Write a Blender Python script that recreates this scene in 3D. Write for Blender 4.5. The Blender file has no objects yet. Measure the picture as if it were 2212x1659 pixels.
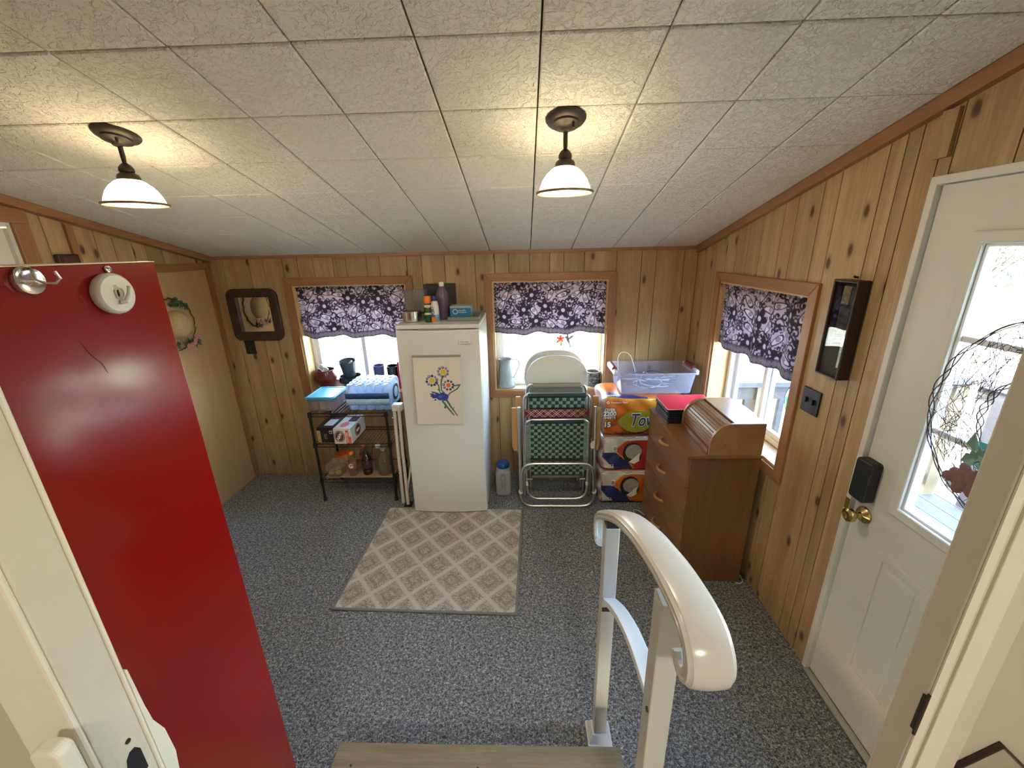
import bpy, bmesh, math, random
import numpy as np
from mathutils import Vector, Matrix

S = bpy.context.scene
COL = S.collection
PI = math.pi

# ------------------------------------------------------------------ camera
F_PX, PITCH, YAW, ROLL, CAM_Z = 885.21, 0.3163, 0.0355, -0.0229, 1.886
fw = Vector((-math.sin(YAW)*math.cos(PITCH), math.cos(YAW)*math.cos(PITCH), -math.sin(PITCH)))
rt = Vector((math.cos(YAW), math.sin(YAW), 0.0))
up = rt.cross(fw)
rt2 = rt*math.cos(ROLL) + up*math.sin(ROLL)
up2 = -rt*math.sin(ROLL) + up*math.cos(ROLL)
cd = bpy.data.cameras.new('camera')
cd.sensor_width = 36.0
cd.lens = F_PX/2212*36.0
cd.clip_start = 0.02
cam = bpy.data.objects.new('camera', cd)
COL.objects.link(cam)
cam.matrix_world = Matrix(((rt2.x, up2.x, -fw.x, 0), (rt2.y, up2.y, -fw.y, 0), (rt2.z, up2.z, -fw.z, CAM_Z), (0, 0, 0, 1)))
S.camera = cam

# ------------------------------------------------------------------ sky, sun, exposure
W = bpy.data.worlds.new('sky'); S.world = W
W.use_nodes = True
nt = W.node_tree; nt.nodes.clear()
out = nt.nodes.new('ShaderNodeOutputWorld'); bg = nt.nodes.new('ShaderNodeBackground'); sky = nt.nodes.new('ShaderNodeTexSky')
sky.sky_type = 'NISHITA'; sky.sun_disc = False; sky.sun_elevation = math.radians(42); sky.sun_rotation = math.radians(253); sky.air_density = 1.2; sky.dust_density = 2.0
bg.inputs['Strength'].default_value = 3.1
nt.links.new(sky.outputs[0], bg.inputs[0]); nt.links.new(bg.outputs[0], out.inputs[0])
sd = bpy.data.lights.new('sun', 'SUN'); sd.energy = 11.0; sd.angle = math.radians(1.0); sd.color = (1.0, 0.95, 0.86)
sun = bpy.data.objects.new('sun', sd); COL.objects.link(sun)
sun.rotation_euler = Vector((-0.70, -0.22, 0.68)).to_track_quat('Z', 'Y').to_euler()   # lamp looks down -Z, the sun stands behind the house
sun.location = (-3, -6, 8)
vs = S.view_settings
vs.view_transform = 'Standard'; vs.look = 'None'; vs.gamma = 1.0; vs.use_curve_mapping = False
vs.exposure = 1.55
S.cycles.max_bounces = 8; S.cycles.diffuse_bounces = 5; S.cycles.glossy_bounces = 4
S.cycles.transparent_max_bounces = 16; S.cycles.transmission_bounces = 8
S.cycles.caustics_reflective = False; S.cycles.caustics_refractive = False
S.cycles.sample_clamp_indirect = 6.0

# ------------------------------------------------------------------ room numbers (metres, camera stands at x=y=0)
D, XL, XR, HB, SL = 3.224, -2.438, 1.290, 1.881, 0.2421
YN = 0.335                       # room face of the house wall behind the camera's doorway
HF = 0.43                        # floor of the house
def zc(y): return HB + (D - y)*SL

# ------------------------------------------------------------------ helpers
def link(o): COL.objects.link(o); return o
WL = {}
def wloc(p): return WL.get(p.name, Vector((0, 0, 0))) if p else Vector((0, 0, 0))
def tag(o, label=None, cat=None, group=None, kind=None):
    if label: o['label'] = label
    if cat: o['category'] = cat
    if group: o['group'] = group
    if kind: o['kind'] = kind
    return o
def thing(name, label, cat, loc, group=None, kind=None):
    o = link(bpy.data.objects.new(name, None)); o.location = loc; o.empty_display_size = 0.05
    WL[o.name] = Vector(loc)
    return tag(o, label, cat, group, kind)

class MB:
    def __init__(s): s.v = []; s.f = []; s.c = None
    def add(s, vs, fs):
        b = len(s.v); s.v += [tuple(p) for p in vs]; s.f += [tuple(i+b for i in q) for q in fs]; return s
    def box(s, x0, x1, y0, y1, z0, z1, M=None):
        vs = [Vector(p) for p in ((x0,y0,z0),(x1,y0,z0),(x1,y1,z0),(x0,y1,z0),(x0,y0,z1),(x1,y0,z1),(x1,y1,z1),(x0,y1,z1))]
        if M: vs = [M @ p for p in vs]
        return s.add(vs, ((0,3,2,1),(4,5,6,7),(0,1,5,4),(1,2,6,5),(2,3,7,6),(3,0,4,7)))
    def prism(s, pts, fn, d0, d1):
        n = len(pts)
        vs = [fn(a, b, d0) for a, b in pts] + [fn(a, b, d1) for a, b in pts]
        return s.add(vs, [tuple(range(n)), tuple(range(2*n-1, n-1, -1))] + [(i, i+n, (i+1) % n+n, (i+1) % n) for i in range(n)])
    def ringprism(s, outer, inner, fn, d0, d1):
        n = len(outer); vs = []
        for ring in (outer, inner):
            for d in (d0, d1): vs += [fn(a, b, d) for a, b in ring]
        fs = []
        for i in range(n):
            j = (i+1) % n
            fs += [(i, j, n+j, n+i), (2*n+i, 3*n+i, 3*n+j, 2*n+j), (i, 2*n+i, 2*n+j, j), (n+i, n+j, 3*n+j, 3*n+i)]
        return s.add(vs, fs)
    def tube(s, path, r, n=8, closed=False, cap=True):
        P = [Vector(p) for p in path]; m = len(P)
        rr = r if isinstance(r, (list, tuple)) else [r]*m
        T = []
        for i in range(m):
            if closed: t = P[(i+1) % m]-P[i-1]
            else: t = P[min(i+1, m-1)]-P[max(i-1, 0)]
            T.append(t.normalized() if t.length > 1e-9 else Vector((0, 0, 1)))
        a = Vector((0, 0, 1)) if abs(T[0].z) < .9 else Vector((1, 0, 0))
        N = (a - T[0]*a.dot(T[0])).normalized(); vs = []
        for i in range(m):
            N = (N - T[i]*N.dot(T[i])); N = N.normalized() if N.length > 1e-9 else T[i].orthogonal().normalized()
            B = T[i].cross(N)
            for k in range(n):
                t = 2*PI*k/n; vs.append(P[i] + (N*math.cos(t)+B*math.sin(t))*rr[i])
        fs = []
        for i in range(m if closed else m-1):
            j = (i+1) % m
            for k in range(n):
                l = (k+1) % n; fs.append((i*n+k, i*n+l, j*n+l, j*n+k))
        if cap and not closed: fs += [tuple(range(n-1, -1, -1)), tuple(range((m-1)*n, m*n))]
        return s.add(vs, fs)
    def sweep(s, path, prof, side, cap=True):
        """profile (a along side, b along the normal) swept along a path; side is a fixed direction"""
        P = [Vector(p) for p in path]; m = len(P); n = len(prof); vs = []
        side = Vector(side).normalized()
        for i in range(m):
            t = (P[min(i+1, m-1)]-P[max(i-1, 0)]).normalized(); nn = side.cross(t).normalized()
            vs += [P[i] + side*a + nn*b for a, b in prof]
        fs = [(i*n+k, i*n+(k+1) % n, (i+1)*n+(k+1) % n, (i+1)*n+k) for i in range(m-1) for k in range(n)]
        if cap: fs += [tuple(range(n-1, -1, -1)), tuple(range((m-1)*n, m*n))]
        return s.add(vs, fs)
    def lathe(s, prof, n=24, M=None, c=(0, 0, 0), a0=0.0):
        M = M or Matrix.Translation(c); vs = []; m = len(prof)
        for r, z in prof:
            for k in range(n):
                t = 2*PI*k/n+a0; vs.append(M @ Vector((r*math.cos(t), r*math.sin(t), z)))
        fs = [(i*n+k, i*n+(k+1) % n, (i+1)*n+(k+1) % n, (i+1)*n+k) for i in range(m-1) for k in range(n)]
        if prof[0][0] > 1e-6: fs.append(tuple(range(n-1, -1, -1)))
        if prof[-1][0] > 1e-6: fs.append(tuple(range((m-1)*n, m*n)))
        return s.add(vs, fs)
    def open_lathe(s, prof, n=24, M=None, c=(0, 0, 0)):
        M = M or Matrix.Translation(c); vs = []; m = len(prof)
        for r, z in prof:
            for k in range(n):
                t = 2*PI*k/n; vs.append(M @ Vector((r*math.cos(t), r*math.sin(t), z)))
        return s.add(vs, [(i*n+k, i*n+(k+1) % n, (i+1)*n+(k+1) % n, (i+1)*n+k) for i in range(m-1) for k in range(n)])
    def ball(s, c, r, n=12, m=8, M=None):
        rx, ry, rz = r if isinstance(r, (tuple, list)) else (r, r, r)
        M = M or Matrix()
        T = Matrix.Translation(c) @ M
        vs = []
        for i in range(m+1):
            p = -PI/2+PI*i/m
            for k in range(n):
                t = 2*PI*k/n; vs.append(T @ Vector((rx*math.cos(p)*math.cos(t), ry*math.cos(p)*math.sin(t), rz*math.sin(p))))
        return s.add(vs, [(i*n+k, i*n+(k+1) % n, (i+1)*n+(k+1) % n, (i+1)*n+k) for i in range(m) for k in range(n)])
    def grid(s, nu, nv, fn):
        vs = [fn(i/(nu-1), j/(nv-1)) for j in range(nv) for i in range(nu)]
        return s.add(vs, [(j*nu+i, j*nu+i+1, (j+1)*nu+i+1, (j+1)*nu+i) for j in range(nv-1) for i in range(nu-1)])
    def xf(s, M):
        s.v = [tuple(M @ Vector(p)) for p in s.v]; return s
    def build(s, name, mat, parent=None, smooth=False, bevel=0.0, origin=None, angle=40, recalc=True, seg=2, solid=0.0, kind=None, label=None):
        A = np.array(s.v)
        if origin is None:
            mn, mx = A.min(0), A.max(0)
            origin = ((mn+mx)/2) if parent is not None else np.array([(mn[0]+mx[0])/2, (mn[1]+mx[1])/2, mn[2]])
        origin = np.array(origin, float)
        me = bpy.data.meshes.new(name)
        me.from_pydata((A-origin).tolist(), [], s.f)
        if recalc:
            bm = bmesh.new(); bm.from_mesh(me)
            bmesh.ops.remove_doubles(bm, verts=bm.verts, dist=1e-6) if s.c is None else None
            bmesh.ops.recalc_face_normals(bm, faces=bm.faces); bm.to_mesh(me); bm.free()
        if s.c is not None:
            at = me.color_attributes.new('Col', 'FLOAT_COLOR', 'POINT')
            cc = np.ones((len(s.v), 4), dtype=np.float32); cc[:, :3] = s.c; at.data.foreach_set('color', cc.ravel())
        if smooth:
            me.shade_smooth(); me.set_sharp_from_angle(angle=math.radians(angle))
        me.materials.append(mat)
        o = link(bpy.data.objects.new(name, me))
        if parent is not None: o.parent = parent
        o.location = Vector(origin) - wloc(parent)
        WL[o.name] = Vector(origin)
        if bevel:
            b = o.modifiers.new('bevel', 'BEVEL'); b.width = bevel; b.segments = seg; b.limit_method = 'ANGLE'; b.angle_limit = math.radians(40)
        if solid:
            b = o.modifiers.new('solid', 'SOLIDIFY'); b.thickness = solid; b.offset = 0
        if kind: o['kind'] = kind
        if label: o['label'] = label
        return o
def copyobj(src, loc, parent=None):
    c = src.copy(); link(c); c.parent = parent; c.location = Vector(loc)-wloc(parent); WL[c.name] = Vector(loc)
    return c
def rot(axis, deg, piv=(0, 0, 0)):
    p = Matrix.Translation(piv); return p @ Matrix.Rotation(math.radians(deg), 4, axis) @ p.inverted()
def arc(c, r, a0, a1, n, fn):
    return [fn(c[0]+r*math.cos(math.radians(a0+(a1-a0)*i/n)), c[1]+r*math.sin(math.radians(a0+(a1-a0)*i/n))) for i in range(n+1)]
def rrect(x0, x1, y0, y1, r, n=5):
    pts = []
    for cx, cy, a in ((x1-r, y0+r, -90), (x1-r, y1-r, 0), (x0+r, y1-r, 90), (x0+r, y0+r, 180)):
        pts += [(cx+r*math.cos(math.radians(a+90*i/n)), cy+r*math.sin(math.radians(a+90*i/n))) for i in range(n+1)]
    return pts
def fXZ(a, b, d): return Vector((a, d, b))       # plane facing -y
def fYZ(a, b, d): return Vector((d, a, b))       # plane facing x
def fXY(a, b, d): return Vector((a, b, d))
def text(s, size, mat, loc, parent, facing='-y', name='lettering', bold=0.0, shear=0.0, sx=1.0, rz=0.0, align='CENTER', ext=0.0006):
    cu = bpy.data.curves.new('txt', 'FONT'); cu.body = s; cu.size = size; cu.align_x = align; cu.align_y = 'CENTER'
    cu.extrude = ext; cu.offset = bold; cu.shear = shear; cu.resolution_u = 3
    o = bpy.data.objects.new('txt', cu); link(o)
    bpy.context.view_layer.update()
    me = bpy.data.meshes.new_from_object(o.evaluated_get(bpy.context.evaluated_depsgraph_get()))
    bpy.data.objects.remove(o); bpy.data.curves.remove(cu)
    R = {'-y': Matrix.Rotation(PI/2, 4, 'X'), '+x': Matrix.Rotation(PI/2, 4, 'Z') @ Matrix.Rotation(PI/2, 4, 'X'),
         '+z': Matrix(), '-x': Matrix.Rotation(-PI/2, 4, 'Z') @ Matrix.Rotation(PI/2, 4, 'X')}[facing]
    me.transform(R @ Matrix.Rotation(math.radians(rz), 4, 'Z') @ Matrix.Diagonal((sx, 1, 1, 1)))
    me.name = name; me.materials.clear(); me.materials.append(mat)
    ob = link(bpy.data.objects.new(name, me)); ob.parent = parent; ob.location = Vector(loc)-wloc(parent); WL[ob.name] = Vector(loc)
    return ob

# ------------------------------------------------------------------ materials
def srgb(r, g, b):
    f = lambda c: c/12.92 if c <= .04045 else ((c+.055)/1.055)**2.4
    return (f(r/255), f(g/255), f(b/255))
class NT:
    def __init__(s, name):
        s.m = bpy.data.materials.new(name); s.m.use_nodes = True; s.t = s.m.node_tree; s.t.nodes.clear()
        s.o = s.n('ShaderNodeOutputMaterial')
    def n(s, t, **kw):
        x = s.t.nodes.new(t)
        for k, v in kw.items(): setattr(x, k, v)
        return x
    def l(s, a, b): s.t.links.new(a, b)
    def math(s, op, a, b=None, c=None, clamp=False):
        x = s.n('ShaderNodeMath', operation=op); x.use_clamp = clamp
        for i, q in enumerate((a, b, c)):
            if q is None: continue
            if hasattr(q, 'links'): s.l(q, x.inputs[i])
            else: x.inputs[i].default_value = q
        return x.outputs[0]
    def mix(s, f, a, b):
        x = s.n('ShaderNodeMix', data_type='RGBA')
        for sock, q in ((x.inputs[0], f), (x.inputs[6], a), (x.inputs[7], b)):
            if hasattr(q, 'links'): s.l(q, sock)
            else: sock.default_value = q if not isinstance(q, tuple) else (*q[:3], 1)
        return x.outputs[2]
    def ramp(s, f, stops):
        x = s.n('ShaderNodeValToRGB'); e = x.color_ramp.elements
        while len(e) < len(stops): e.new(.5)
        for i, (p, c) in enumerate(stops): e[i].position = p; e[i].color = (*c, 1) if isinstance(c, tuple) else (c, c, c, 1)
        s.l(f, x.inputs[0]); return x.outputs[0]
    def coords(s, kind='Object', scale=(1, 1, 1), rnd=False, rotz=0.0):
        tc = s.n('ShaderNodeTexCoord'); mp = s.n('ShaderNodeMapping'); mp.inputs['Scale'].default_value = scale
        mp.inputs['Rotation'].default_value = (0, 0, rotz)
        s.l(tc.outputs[kind], mp.inputs['Vector'])
        if rnd:
            oi = s.n('ShaderNodeObjectInfo'); cb = s.n('ShaderNodeCombineXYZ')
            a = s.math('MULTIPLY', oi.outputs['Random'], 37.0); b = s.math('MULTIPLY', oi.outputs['Random'], 91.0)
            s.l(a, cb.inputs[0]); s.l(b, cb.inputs[1]); s.l(b, cb.inputs[2]); s.l(cb.outputs[0], mp.inputs['Location'])
        return mp.outputs[0]
    def noise(s, vec, scale, detail=3.0, rough=.5, dist=0.0):
        x = s.n('ShaderNodeTexNoise'); x.inputs['Scale'].default_value = scale; x.inputs['Detail'].default_value = detail
        x.inputs['Roughness'].default_value = rough; x.inputs['Distortion'].default_value = dist
        if vec is not None: s.l(vec, x.inputs['Vector'])
        return x.outputs[0]
    def pr(s, col, rough=.5, metal=0.0, bump=None, bstr=.2, bdist=.01, **kw):
        p = s.n('ShaderNodeBsdfPrincipled')
        if hasattr(col, 'links'): s.l(col, p.inputs['Base Color'])
        else: p.inputs['Base Color'].default_value = (*col, 1)
        if hasattr(rough, 'links'): s.l(rough, p.inputs['Roughness'])
        else: p.inputs['Roughness'].default_value = rough
        p.inputs['Metallic'].default_value = metal
        for k, v in kw.items(): p.inputs[k.replace('_', ' ')].default_value = v
        if bump is not None:
            b = s.n('ShaderNodeBump'); b.inputs['Strength'].default_value = bstr; b.inputs['Distance'].default_value = bdist
            s.l(bump, b.inputs['Height']); s.l(b.outputs[0], p.inputs['Normal'])
        s.l(p.outputs[0], s.o.inputs[0]); s.p = p
        return s.m
def plain(name, col, rough=.5, metal=0.0, var=.06, nscale=18.0, bump=0.0, **kw):
    t = NT(name); v = t.coords()
    n = t.noise(v, nscale, 4)
    dark = tuple(c*(1-var*2) for c in col); light = tuple(min(1, c*(1+var)) for c in col)
    c = t.mix(n, dark, light)
    return t.pr(c, rough, metal, bump=t.noise(v, nscale*12, 2) if bump else None, bstr=bump, bdist=.002, **kw)
def wood(name, light, dark, knots=True, axis='z', gscale=1.0, rough=.45, knotc=(.10, .045, .018), rnd=True, coat=0.0):
    t = NT(name)
    sc = {'z': (1, 1, .07), 'x': (.07, 1, 1), 'y': (1, .07, 1)}[axis]
    v = t.coords('Object', sc, rnd)
    warp = t.noise(v, 9*gscale, 2)
    g1 = t.noise(v, 46*gscale, 5, .6, 1.2)
    g2 = t.noise(v, 150*gscale, 3, .6)
    f = t.math('ADD', t.math('MULTIPLY', g1, .65), t.math('MULTIPLY', g2, .35))
    f = t.math('ADD', f, t.math('MULTIPLY', t.math('SUBTRACT', warp, .5), .8), clamp=True)
    c = t.ramp(f, [(.28, dark), (.5, tuple((a+b)/2 for a, b in zip(light, dark))), (.68, light)])
    if knots:
        sp = t.n('ShaderNodeSeparateXYZ'); t.l(t.coords('Object', (1, 1, 1), rnd), sp.inputs[0])      # 2D knots on the board face
        al, ac = {'z': (2, (0, 1)), 'x': (0, (1, 2)), 'y': (1, (0, 2))}[axis]
        cb = t.n('ShaderNodeCombineXYZ')
        t.l(t.math('MULTIPLY', t.math('ADD', sp.outputs[ac[0]], sp.outputs[ac[1]]), 7.0), cb.inputs[0]); t.l(t.math('MULTIPLY', sp.outputs[al], 3.4), cb.inputs[1])
        vo = t.n('ShaderNodeTexVoronoi', voronoi_dimensions='2D'); vo.inputs['Scale'].default_value = 1.0; t.l(cb.outputs[0], vo.inputs['Vector'])
        sc_ = t.n('ShaderNodeSeparateColor'); t.l(vo.outputs['Color'], sc_.inputs[0])
        d = t.math('ADD', vo.outputs['Distance'], t.math('MULTIPLY', t.math('SUBTRACT', g1, .5), .05))
        k = t.ramp(d, [(.040, 1.0), (.075, .8), (.10, .3), (.17, 0.0)])
        c = t.mix(t.math('MULTIPLY', k, t.math('GREATER_THAN', sc_.outputs[0], .52)), c, knotc)
    if rnd:
        oi = t.n('ShaderNodeObjectInfo'); hs = t.n('ShaderNodeHueSaturation')
        t.l(t.math('ADD', t.math('MULTIPLY', oi.outputs['Random'], .22), .88), hs.inputs['Value']); t.l(c, hs.inputs['Color']); c = hs.outputs[0]
    return t.pr(c, rough, 0, bump=g2, bstr=.12, bdist=.001, Coat_Weight=coat)
def vcol(name, rough=.5, trans=0.0, coat=0.0, weave=0.0, metal=0.0):
    t = NT(name); a = t.n('ShaderNodeAttribute', attribute_name='Col')
    bm = None
    if weave:
        bm = t.noise(t.coords(), weave, 2)
    m = t.pr(a.outputs['Color'], rough, metal, bump=bm, bstr=.25, bdist=.001, Coat_Weight=coat)
    if trans:
        tr = t.n('ShaderNodeBsdfTranslucent'); t.l(a.outputs['Color'], tr.inputs[0])
        mx = t.n('ShaderNodeMixShader'); mx.inputs[0].default_value = trans
        t.l(t.p.outputs[0], mx.inputs[1]); t.l(tr.outputs[0], mx.inputs[2]); t.l(mx.outputs[0], t.o.inputs[0])
    return m
def clear(name, col=(.95, .97, 1), opac=.15, rough=.08, fres=1.45, milk=None):
    """thin clear sheet: mostly see-through, Fresnel gloss, optional milky body"""
    t = NT(name)
    tr = t.n('ShaderNodeBsdfTransparent'); tr.inputs[0].default_value = (*col, 1)
    gl = t.n('ShaderNodeBsdfGlossy'); gl.inputs['Roughness'].default_value = rough
    lw = t.n('ShaderNodeLayerWeight'); lw.inputs['Blend'].default_value = .5      # Schlick: works on both faces of a thin pane
    f0 = ((fres-1)/(fres+1))**2
    sch = t.math('ADD', t.math('MULTIPLY', t.math('POWER', lw.outputs['Facing'], 5.0), 1-f0), f0)
    mx = t.n('ShaderNodeMixShader'); t.l(sch, mx.inputs[0]); t.l(tr.outputs[0], mx.inputs[1]); t.l(gl.outputs[0], mx.inputs[2])
    last = mx
    if milk:
        df = t.n('ShaderNodeBsdfDiffuse'); df.inputs[0].default_value = (*milk, 1)
        tl = t.n('ShaderNodeBsdfTranslucent'); tl.inputs[0].default_value = (*milk, 1)
        m0 = t.n('ShaderNodeMixShader'); m0.inputs[0].default_value = .5; t.l(df.outputs[0], m0.inputs[1]); t.l(tl.outputs[0], m0.inputs[2])
        m2 = t.n('ShaderNodeMixShader'); m2.inputs[0].default_value = opac; t.l(mx.outputs[0], m2.inputs[1]); t.l(m0.outputs[0], m2.inputs[2]); last = m2
    t.l(last.outputs[0], t.o.inputs[0]); return t.m
def emit(name, col, strength):
    t = NT(name); e = t.n('ShaderNodeEmission'); e.inputs[0].default_value = (*col, 1); e.inputs[1].default_value = strength
    t.l(e.outputs[0], t.o.inputs[0]); return t.m

M = {}
M['pine'] = wood('knotty_pine', (.475, .330, .170), (.315, .195, .086))
M['pine_h'] = wood('pine_sill', (.66, .45, .25), (.50, .31, .15), axis='x')
M['pine_y'] = wood('pine_sill_y', (.66, .45, .25), (.50, .31, .15), axis='y')
M['pine_jamb'] = wood('pine_jamb', (.66, .45, .22), (.52, .33, .14))
M['casing_v'] = wood('stained_casing', (.36, .175, .075), (.27, .115, .045), knots=False)
M['casing_h'] = wood('stained_casing_h', (.36, .175, .075), (.27, .115, .045), knots=False, axis='x')
M['casing_y'] = wood('stained_casing_y', (.36, .175, .075), (.27, .115, .045), knots=False, axis='y')
M['groove'] = plain('panel_groove', (.16, .085, .035), .8)
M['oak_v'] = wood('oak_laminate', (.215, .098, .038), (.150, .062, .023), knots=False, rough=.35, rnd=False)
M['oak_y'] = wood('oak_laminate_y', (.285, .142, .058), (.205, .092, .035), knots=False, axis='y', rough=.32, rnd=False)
M['oak_slat'] = wood('oak_slat', (.40, .215, .095), (.28, .13, .052), knots=False, axis='y', rough=.35)
M['white_door'] = plain('white_paint', (.66, .64, .59), .42, var=.02)
M['white_vinyl'] = plain('white_vinyl', (.80, .82, .84), .3, var=.02)
M['rail_white'] = plain('rail_vinyl', (.62, .60, .555), .22, var=.015)
M['jamb_paint'] = plain('jamb_paint', (.58, .53, .44), .5, var=.04, bump=.05)
M['casing_paint'] = plain('casing_paint', (.70, .66, .56), .5, var=.03)
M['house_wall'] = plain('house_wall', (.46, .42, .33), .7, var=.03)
M['glass'] = clear('window_glass', (.97, .985, .98), rough=.0)
M['freezer'] = plain('freezer_enamel', (.64, .635, .605), .38, var=.012, nscale=60, bump=.04)
M['freezer_side'] = plain('freezer_side', (.74, .74, .74), .3, var=.012, nscale=60)
M['black_metal'] = plain('black_wire', (.012, .012, .012), .4, metal=.3)
M['black_plastic'] = plain('black_plastic', (.010, .011, .013), .42)
M['bronze'] = plain('oiled_bronze', (.055, .045, .034), .45, metal=.6, var=.2)
M['brass'] = plain('brass', (.60, .43, .17), .18, metal=1.0, var=.08)
M['chrome'] = plain('chrome', (.78, .78, .78), .12, metal=1.0, var=.02)
M['alu'] = plain('aluminium_tube', (.70, .70, .68), .28, metal=1.0, var=.04)
M['steel'] = plain('stainless', (.68, .66, .62), .2, metal=1.0, var=.03)
M['white_plastic'] = plain('white_plastic', (.72, .70, .65), .35, var=.02)
M['chair_plastic'] = plain('chair_plastic', (.60, .57, .51), .5, var=.03, bump=.1)
M['grey_tube'] = plain('grey_tube', (.33, .31, .28), .4, metal=.2)
M['paper'] = plain('paper', (.72, .66, .58), .8)
def red_mat():
    t = NT('red_enamel'); v = t.coords()
    n = t.noise(v, 3.0, 3)
    return t.pr(t.mix(n, (.19, .002, .002), (.25, .004, .003)), t.math('ADD', t.math('MULTIPLY', n, .05), .22), bump=t.noise(v, 700, 2), bstr=.05, bdist=.0005, Specular_IOR_Level=.2, Coat_Weight=.85, Coat_Roughness=.13)
M['red'] = red_mat()
def carpet():
    t = NT('carpet'); v = t.coords()
    a = t.noise(v, 95, 3, .7, .8); b = t.noise(v, 260, 2, .6); c = t.noise(v, 2.2, 3)
    f = t.math('ADD', t.math('MULTIPLY', a, .62), t.math('MULTIPLY', b, .38))
    col = t.ramp(f, [(.37, (.012, .0135, .015)), (.46, (.095, .103, .108)), (.54, (.27, .287, .296)), (.64, (.64, .67, .68))])
    col = t.mix(t.math('MULTIPLY', c, .22), col, (.14, .14, .14))
    return t.pr(col, .95, bump=f, bstr=.7, bdist=.006)
M['carpet'] = carpet()
def rugmat():
    t = NT('rug_weave'); tc = t.n('ShaderNodeTexCoord'); sp = t.n('ShaderNodeSeparateXYZ'); t.l(tc.outputs['Object'], sp.inputs[0])
    x, y = sp.outputs[0], sp.outputs[1]
    v = t.coords(); wob = t.math('MULTIPLY', t.math('SUBTRACT', t.noise(v, 30, 2), .5), .08)
    u = t.math('ADD', t.math('ADD', t.math('DIVIDE', x, .226), t.math('DIVIDE', y, .244)), wob)
    w = t.math('ADD', t.math('SUBTRACT', t.math('DIVIDE', x, .226), t.math('DIVIDE', y, .244)), wob)
    def band(q): return t.math('ABSOLUTE', t.math('SUBTRACT', t.math('FRACT', q), .5))
    mx = t.math('MAXIMUM', band(u), band(w))
    lat = t.ramp(mx, [(.395, 0.0), (.45, 1.0)])
    mn = t.math('MAXIMUM', band(u), band(w))
    ring = t.ramp(t.math('ABSOLUTE', t.math('SUBTRACT', mn, .2)), [(.03, 1.0), (.07, 0.0)])
    sq = t.coords('Object', (1, 2.4, 1)); fl = t.noise(sq, 150, 2, .6); fl2 = t.noise(sq, 330, 2)
    dark = t.ramp(fl, [(.38, (.16, .135, .10)), (.48, (.40, .35, .275)), (.60, (.58, .52, .43))])
    dark = t.mix(t.math('MULTIPLY', ring, .35), dark, (.16, .13, .095))
    lt = t.ramp(fl2, [(.35, (.46, .41, .34)), (.6, (.66, .61, .53))])
    c = t.mix(lat, dark, lt)
    return t.pr(c, .95, bump=t.math('ADD', fl2, t.math('MULTIPLY', lat, .5)), bstr=.6, bdist=.004)
M['rug'] = rugmat()
def ceil_mat():
    t = NT('ceiling_tile_face'); v = t.coords('Object', (1, 1, 1), True)
    a = t.noise(v, 30, 4, .55, .8); a2 = t.noise(v, 64, 3, .5, .6)
    r = t.ramp(a, [(.46, 0.0), (.50, 1.0)]); r2 = t.ramp(a2, [(.47, 0.0), (.53, 1.0)])
    h = t.math('ADD', t.math('MULTIPLY', r, .7), t.math('MULTIPLY', r2, .4))
    big = t.noise(t.coords('Object', (1, 1, 1), True), 2.0, 3)
    c = t.mix(big, (.78, .755, .69), (.83, .805, .74))
    return t.pr(c, .75, bump=h, bstr=.9, bdist=.005)
M['tile'] = ceil_mat()
M['ceil_gap'] = plain('ceiling_backing', (.12, .105, .08), .9)

# ================================================================== THE SETTING
fb = MB().box(XL-.2, XR+.16, YN-.1, D+.2, -.12, 0.0)
tag(fb.build('floor', M['carpet'], origin=(0, 0, 0)), 'dark grey speckled low pile carpet covering the porch floor', 'floor', kind='structure')

def wall_pieces(s0, s1, top, openings):
    """vertical strips of [s0,s1] with openings cut out -> list of lists of quads (a0,a1,zb0,zb1,zt0,zt1)"""
    cuts = sorted({s0, s1, *[c for o in openings for c in o[:2] if s0 < c < s1]})
    res = []
    for a, b in zip(cuts, cuts[1:]):
        if b-a < .002: continue
        m = (a+b)/2; iv = [(0.0, None)]
        ops = sorted([o for o in openings if o[0] < m < o[1]], key=lambda o: o[2])
        z = 0.0
        for o in ops:
            if o[2]-z > .01: res.append((a, b, z, z, o[2], o[2]))
            z = o[3]
        if top(m)-z > .005: res.append((a, b, z, z, top(a), top(b)))
    return res
def wall(name, side, s0, s1, top, openings, planks, fn, label, thick=.15, pm='pine'):
    mb = MB()
    for a, b, z0, z1, t0, t1 in wall_pieces(s0, s1, lambda s: top(s)+.03, openings):
        mb.prism([(a, z0), (b, z1), (b, t1), (a, t0)], fn, .007, thick)
    w = mb.build(name, M['groove'], origin=fn((s0+s1)/2, 0, .05)); tag(w, label, 'wall', kind='structure')
    g = .0022
    edges = sorted(planks)
    for a, b in zip(edges, edges[1:]):
        pcs = wall_pieces(a+g, b-g, top, openings)
        whole = all(o[0] <= a+g and o[1] >= b-g for o in openings if o[0] < (a+b)/2 < o[1])
        groups = [[p] for p in pcs] if whole else [pcs]
        for grp in groups:
            if not grp: continue
            m = MB()
            for p in grp: m.prism([(p[0], p[2]), (p[1], p[3]), (p[1], p[5]), (p[0], p[4])], fn, 0.0, .012)
            m.build('plank', M[pm], w, recalc=True)
    return w
BACK = lambda a, b, d: Vector((a, D+d, b))
RIGHT = lambda a, b, d: Vector((XR+d, a, b))
LEFT = lambda a, b, d: Vector((XL-d, a, b))
NEAR = lambda a, b, d: Vector((a, YN-d, b))
WO, WI = .0, .058                       # casing width
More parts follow.
